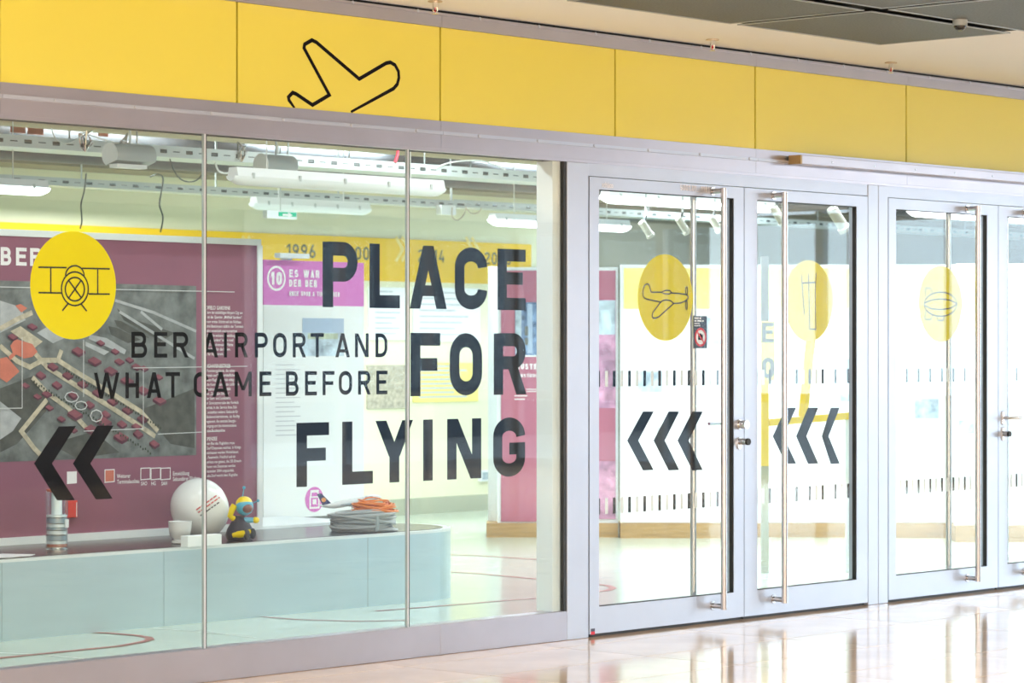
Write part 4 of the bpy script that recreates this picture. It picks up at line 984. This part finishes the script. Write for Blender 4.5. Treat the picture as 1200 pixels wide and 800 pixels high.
# ---- ceiling services
def tray(Y, z0, hgt, x0, x1, lab, depth=.2):
    t = thing('cable_tray', lab, 'cable tray', ((x0 + x1) / 2, Y, z0), 'perforated cable trays')
    for yy in (Y, Y + depth):
        m = MB(); m.box(x0, x1, yy, yy + .003, z0, z0 + hgt * .33); m.box(x0, x1, yy, yy + .003, z0 + hgt * .67, z0 + hgt)
        x = x0; k = 0
        while x < x1 - .13:      # webs between punched holes
            wv = (.045, .012)[k % 2] if yy == Y else .05
            m.box(x, x + .055, yy, yy + .003, z0 + hgt * .33, z0 + hgt * .67)
            if k % 2: m.box(x + .055, x + .12, yy, yy + .003, z0 + hgt * .55, z0 + hgt * .67); m.box(x + .055, x + .12, yy, yy + .003, z0 + hgt * .33, z0 + hgt * .45)
            x += .12; k += 1
        m.build('side_rail', 'tray_metal', t)
    MB().box(x0, x1, Y + .003, Y + depth, z0, z0 + .003).build('tray_floor', 'tray_metal', t)
    for k in range(4): MB().tube([(x0 + .01, Y + .03 + k * (depth - .06) / 3, z0 + hgt * .45), (x1 - .01, Y + .03 + k * (depth - .06) / 3, z0 + hgt * .45)], hgt * .36, 8).build('cable', 'wire_dark', t, smooth=True)  # dark tubes added inside so the punched holes look shaded
    n = int((x1 - x0) / 1.4)
    for i in range(n + 1):
        x = x0 + .1 + i * (x1 - x0 - .2) / max(n, 1)
        MB().tube([(x, Y + depth / 2, z0), (x, Y + depth / 2, 3.9)], .006, 6).build('hanger_rod', 'tray_metal', t)
    return t
za = at(240, 187, 5.0).z; tray(5.0, za, .082, -3.5, X(662, 5.0), 'nearest perforated cable tray below the concrete ceiling')
zb_ = at(240, 227, 7.4).z; tray(7.4, zb_, .065, -2, X(546, 7.4), 'farther thinner cable tray above the yellow band')
tray(7.9, at(600, 246, 7.9).z, .07, X(532, 7.9), 22, 'cable tray running behind the doors', .25)
tray(6.45, at(600, 212, 6.45).z, .07, -1.5, 18, 'dim rear cable tray close under the concrete ceiling', .3)
for i, (Y, z, r, mt, lab) in enumerate(((6.0, 3.27, .045, 'pipe_tan', 'tan pipe under the concrete ceiling, nearest one'), (6.8, 3.36, .05, 'pipe_tan', 'tan pipe under the concrete ceiling, second one'), (8.1, 3.4, .09, 'pipe_dark', 'dark insulated pipe near the rear wall'), (6.9, 3.12, .06, 'pipe_dark', 'dark pipe between the cable trays'), (7.2, 3.66, .16, 'duct', 'round metal air duct under the concrete ceiling'))):
    t = thing('ceiling_pipe', lab, 'pipe', (4, Y, z), 'pipes under the concrete ceiling')
    MB().tube([(-6.9, Y, z), (23.9, Y, z)], r, 14).build('pipe_body', mt, t, smooth=True)
    for x in (-4, 0, 4, 8, 12, 16, 20): MB().tube([(x, Y, z + r * .5), (x, Y, 3.9)], .008, 6).build('hanger_rod', 'tray_metal', t)
def batten(u0, u1, va, vb, Y, lab, lit=True, power=0, col=(.86, .94, 1), r=.045):
    a, b = at(u0, va, Y), at(u1, vb, Y); z = (a.z + b.z) / 2
    t = thing('batten_light', lab, 'ceiling light', ((a.x + b.x) / 2, Y, z), 'batten lights in the exhibition')
    MB().prism([(a.x + .02, Y - r * 1.1, z + .0), (a.x + .02, Y + r * 1.1, z), (a.x + .02, Y + r * .8, z + r * 1.2), (a.x + .02, Y - r * .8, z + r * 1.2)], (b.x - a.x - .04, 0, 0)).build('housing', 'lamp_white', t)
    pr = [(Y + r * 1.15 * math.cos(math.radians(k)), z + r * 1.25 * math.sin(math.radians(k))) for k in range(180, 361, 20)]
    m = MB(); n = len(pr)
    rings = [(a.x, .55), (a.x + .05, .92), (a.x + .09, 1), (b.x - .09, 1), (b.x - .05, .92), (b.x, .55)]
    vs = [(x, Y + (p[0] - Y) * (.5 + .5 * s), z + (p[1] - z) * s) for x, s in rings for p in pr]
    fs = [(i * n + k, i * n + k + 1, (i + 1) * n + k + 1, (i + 1) * n + k) for i in range(5) for k in range(n - 1)] + [tuple(range(n)), tuple(5 * n + k for k in range(n))]
    m.add(vs, fs); m.build('diffuser', 'lamp_lit' if lit else 'lamp_off', t, smooth=True)
    for k in range(5):
        x = a.x + .15 + k * (b.x - a.x - .3) / 4; MB().box(x - .012, x + .006, Y - r * 1.2, Y - r * 1.05, z - .012, z + .022).build('clip', 'tray_metal', t)
    for x in (a.x + .3, b.x - .3): MB().tube([(x, Y, z + r * 1.1), (x, Y, 3.9)], .004, 6).build('hanger_wire', 'wire_white', t)
    if power: area('lamp_light', ((a.x + b.x) / 2, Y, z - r * 1.4), abs(b.x - a.x), .1, power, col, t)
LP = 85
batten(270, 518, 205, 222, 2.6, 'long white batten light with clear cover below the nearest cable tray', lit=False)
batten(-160, 55, 207, 222.5, 5.6, 'lit batten light at the left edge below the cable trays', power=LP * .4)
batten(295, 432, 237, 246, 6.8, 'unlit batten light behind the green exit sign', lit=False)
batten(575, 736, 257, 265, 6.2, 'lit batten light left of the wide post', power=LP)
batten(707, 905, 228, 243, 3.4, 'lit batten light at the top of the propeller plane door', power=LP)
batten(1067, 1250, 245, 258, 2.2, 'batten light at the top of the airship door', power=LP, lit=True)
# unseen battens added above the view to brighten the room and rear wall
for i, (x, Y) in enumerate(((-4, 1.4), (-1.2, 1.2), (1.8, 1.4), (4.6, 1.4), (7.4, 1.6), (-3, 4.2), (3.2, 4.6), (9.5, 2.4), (6.5, 7.2), (12, 4.0), (11, 7.4), (3, 7.7), (5.6, 7.9), (8.6, 7.9), (15, 5), (15, 2.2))):
    t = thing('batten_light', 'unseen batten light added under the ceiling to brighten the exhibition', 'ceiling light', (x, Y, 3.62), 'added fill battens in the exhibition')
    MB().box(x - .75, x + .75, Y - .05, Y + .05, 3.62, 3.67).build('housing', 'lamp_white', t)
    MB().box(x - .74, x + .74, Y - .045, Y + .045, 3.56, 3.62).build('diffuser', 'lamp_lit', t, bevel=.02)
    for s in (-.4, .4): MB().tube([(x + s, Y, 3.67), (x + s, Y, 3.9)], .004, 6).build('hanger_wire', 'wire_white', t)
    area('lamp_light', (x, Y, 3.55), 1.5, .1, LP * (.9 if Y > 7.5 else .5 if x < 4 else 1.0), (.93, .97, 1) if x < 4 else (.82, .92, 1), t)
# grey half round lamp hoods
def hood(u0, u1, v, Y, lab):
    a, b = at(u0, v, Y), at(u1, v + (u1 - u0) * .06, Y); z = (a.z + b.z) / 2; t = thing('hood_lamp', lab, 'lamp', ((a.x + b.x) / 2, Y, z), 'grey hood lamps')
    r = .075; m = MB()
    pr = [(r * math.cos(math.radians(k)), r * math.sin(math.radians(k))) for k in range(-60, 211, 18)]
    m.prism([(a.x, Y + p, z + q) for p, q in pr], (b.x - a.x, 0, 0)); m.build('hood_shell', 'hood_grey', t, smooth=True)
    MB().prism([(a.x - .006, Y + p * 1.04, z + q * 1.04) for p, q in pr], (.006, 0, 0)).build('end_plate', 'lamp_white', t)
    MB().box(a.x + .02, b.x - .06, Y - .05, Y + .03, z - .085, z - .06).build('lamp_tray', 'lamp_white', t)
    MB().tube([((a.x + b.x) / 2, Y, z + r), ((a.x + b.x) / 2, Y, 3.9)], .008, 6).build('hanger_rod', 'tray_metal', t)
hood(129, 175, 181, 4.0, 'grey half round lamp hood left of the first glass joint'); hood(306, 341, 193, 4.0, 'grey half round lamp hood above the clear batten light')
# track spotlights
def spot(u, v, d, lab, k=1.0):
    c = dp(u, v, d); t = thing('track_spotlight', lab, 'spotlight', (c.x, c.y, c.z), 'track spotlights')
    ax_ = (rr_ * .55 + Vector((0, 0, -.8)) + Vector((FW[0], FW[1], 0)) * .3).normalized(); M_ = ax_.to_track_quat('Z', 'Y').to_matrix()
    b_ = MB().lathe(c, [(.035 * k, -.11 * k), (.045 * k, -.10 * k), (.045 * k, .08 * k), (.055 * k, .09 * k), (.055 * k, .12 * k), (.045 * k, .12 * k)], 18, M_).build('lamp_body', 'spot_body', t, smooth=True)
    MB().tube([c - ax_ * .04, c + Vector((0, 0, .16 * k))], .010, 8).build('yoke', 'wire_dark', t); MB().tube([c + Vector((0, 0, .16 * k)), (c.x, c.y, 3.9)], .008, 6).build('drop_rod', 'tray_metal', t)
spot(757, 268, 21, 'first track spotlight in the propeller plane door', .62); spot(800, 264, 21, 'second track spotlight in the propeller plane door', .62); spot(838, 262, 21.5, 'track spotlight beside the first door pull handle', .62); spot(982, 256, 20, 'track spotlight at the top of the second door', .9); spot(912, 252, 20.5, 'track spotlight left in the second door', .7)
# exit sign
a, b = at(313, 246, 6.2), at(348, 257, 6.2); t = thing('exit_sign', 'green and white emergency exit sign hanging from the ceiling', 'sign', (a.x, 6.2, b.z))
MB().box(a.x, b.x, 6.2, 6.25, b.z, a.z).build('sign_box', 'lamp_white', t); 
xm = a.x + (b.x - a.x) * .38; MB().box(xm, b.x - .01, 6.196, 6.2, b.z + .02, a.z - .01).build('green_field', 'exit_green', t)
m = MB(); zc_ = (a.z + b.z) / 2
m.add([(p, 6.1955, q) for p, q in [(b.x - .05, zc_), (b.x - .10, zc_ + .022), (b.x - .10, zc_ + .008), (b.x - .16, zc_ + .008), (b.x - .16, zc_ - .008), (b.x - .10, zc_ - .008), (b.x - .10, zc_ - .022)]], [(0, 1, 2, 3, 4, 5, 6)]); m.build('arrow', 'print_white', t)
MB().tube([((a.x + b.x) / 2, 6.22, a.z), ((a.x + b.x) / 2, 6.22, 3.9)], .005, 6).build('hanger_rod', 'tray_metal', t)
# loose wires
def wire(pts, Y, r, mt, lab):
    Y = {4.95: 4.995, 4.9: 4.995}.get(Y, Y)
    P = [at(u, v, Y) for u, v in pts]; Q = []
    for i in range(len(P) - 1):      # smooth
        p0, p1, p2, p3 = P[max(i - 1, 0)], P[i], P[i + 1], P[min(i + 2, len(P) - 1)]
        for k in range(5):
            s = k / 5; Q.append(.5 * ((2 * p1) + (p2 - p0) * s + (2 * p0 - 5 * p1 + 4 * p2 - p3) * s * s + (3 * p1 - p0 - 3 * p2 + p3) * s ** 3))
    Q.append(P[-1]); tag(MB().tube(Q, r, 6).build('loose_wire', mt, smooth=True), lab, 'cable', 'wires hanging from the trays')
wire([(101, 203), (99, 222), (95, 240), (96, 258), (94, 268)], 7.4, .0055, 'wire_dark', 'dark wire hanging left of the biplane disc top')
wire([(176, 207), (185, 204), (191, 209), (189, 225), (187, 240), (191, 255), (188, 272)], 7.4, .006, 'wire_dark', 'dark wavy wire hanging right of the biplane disc')
wire([(199, 186), (204, 200), (212, 210), (222, 213), (232, 210), (240, 199)], 4.95, .005, 'wire_dark', 'sagging dark wire below the nearest tray left of the first joint')
wire([(252, 190), (256, 200), (264, 203), (272, 201)], 4.95, .007, 'wire_white', 'short white wire at the left end of the clear batten light')
wire([(530, 243), (530, 254), (536, 258), (543, 252), (546, 244)], 7.3, .006, 'pipe_tan', 'short tan wire loop hanging right of the second joint')
wire([(546, 243), (552, 250), (560, 249), (564, 244)], 7.3, .006, 'pipe_tan', 'small second wire loop hanging right of the second joint')
wire([(512, 196), (530, 190), (560, 188), (580, 193), (592, 199)], 4.9, .006, 'wire_white', 'white wire arching over the nearest tray right of the second joint')
wire([(466, 172), (466, 180), (463, 190)], 4.9, .012, 'sign_red', 'short red wire above the nearest tray left of the second joint')
wire([(60, 150), (66, 163), (80, 168), (100, 158), (120, 163), (140, 168)], 4.9, .004, 'wire_white', 'thin white wires tangled above the tray at upper left')
for u, lab in ((100, 'left'), (145, 'middle'), (283, 'right')):
    p = at(u, 160 + u * .07, 5.0); t = thing('tray_hook', lab + ' tangle of silver hooks above the nearest tray', 'hook', (p.x, 5.0, p.z), 'silver hooks on the tray'); rd = random.Random(u)
    for k in range(5):
        q = [p + Vector((rd.uniform(-.06, .06), rd.uniform(-.02, .02), rd.uniform(-.05, .09))) for _ in range(3)]
        MB().tube([p + Vector((0, 0, -.06))] + q, .006, 6).build('hook_wire', 'chrome', t)
for u0, u1, v0, v1, lab in ((14, 30, 139, 156, 'faded red square sign above the tray, first from the left'), (34, 51, 141, 158, 'red square sign above the tray, second from the left'), (117, 127, 148, 160, 'small red square sign above the tray, nearest the hood lamp')):
    a, b = at(u0, v0, 7.0), at(u1, v1, 7.0); t = thing('red_ceiling_sign', lab, 'sign', (a.x, 7, b.z), 'red signs under the ceiling')
    MB().box(a.x, b.x, 7.0, 7.02, b.z, a.z).build('sign_plate', 'map_orange', t); MB().tube([((a.x + b.x) / 2, 7.01, a.z), ((a.x + b.x) / 2, 7.01, 3.9)], .005, 6).build('hanger_rod', 'tray_metal', t)
# junction box on the thin tray
a, b = at(515, 240, 7.35), at(532, 252, 7.35); tag(MB().box(a.x, b.x, 7.32, 7.40, b.z, a.z).build('junction_box', 'lamp_white', bevel=.006), 'grey white junction box under the thin tray right of the second joint', 'junction box')
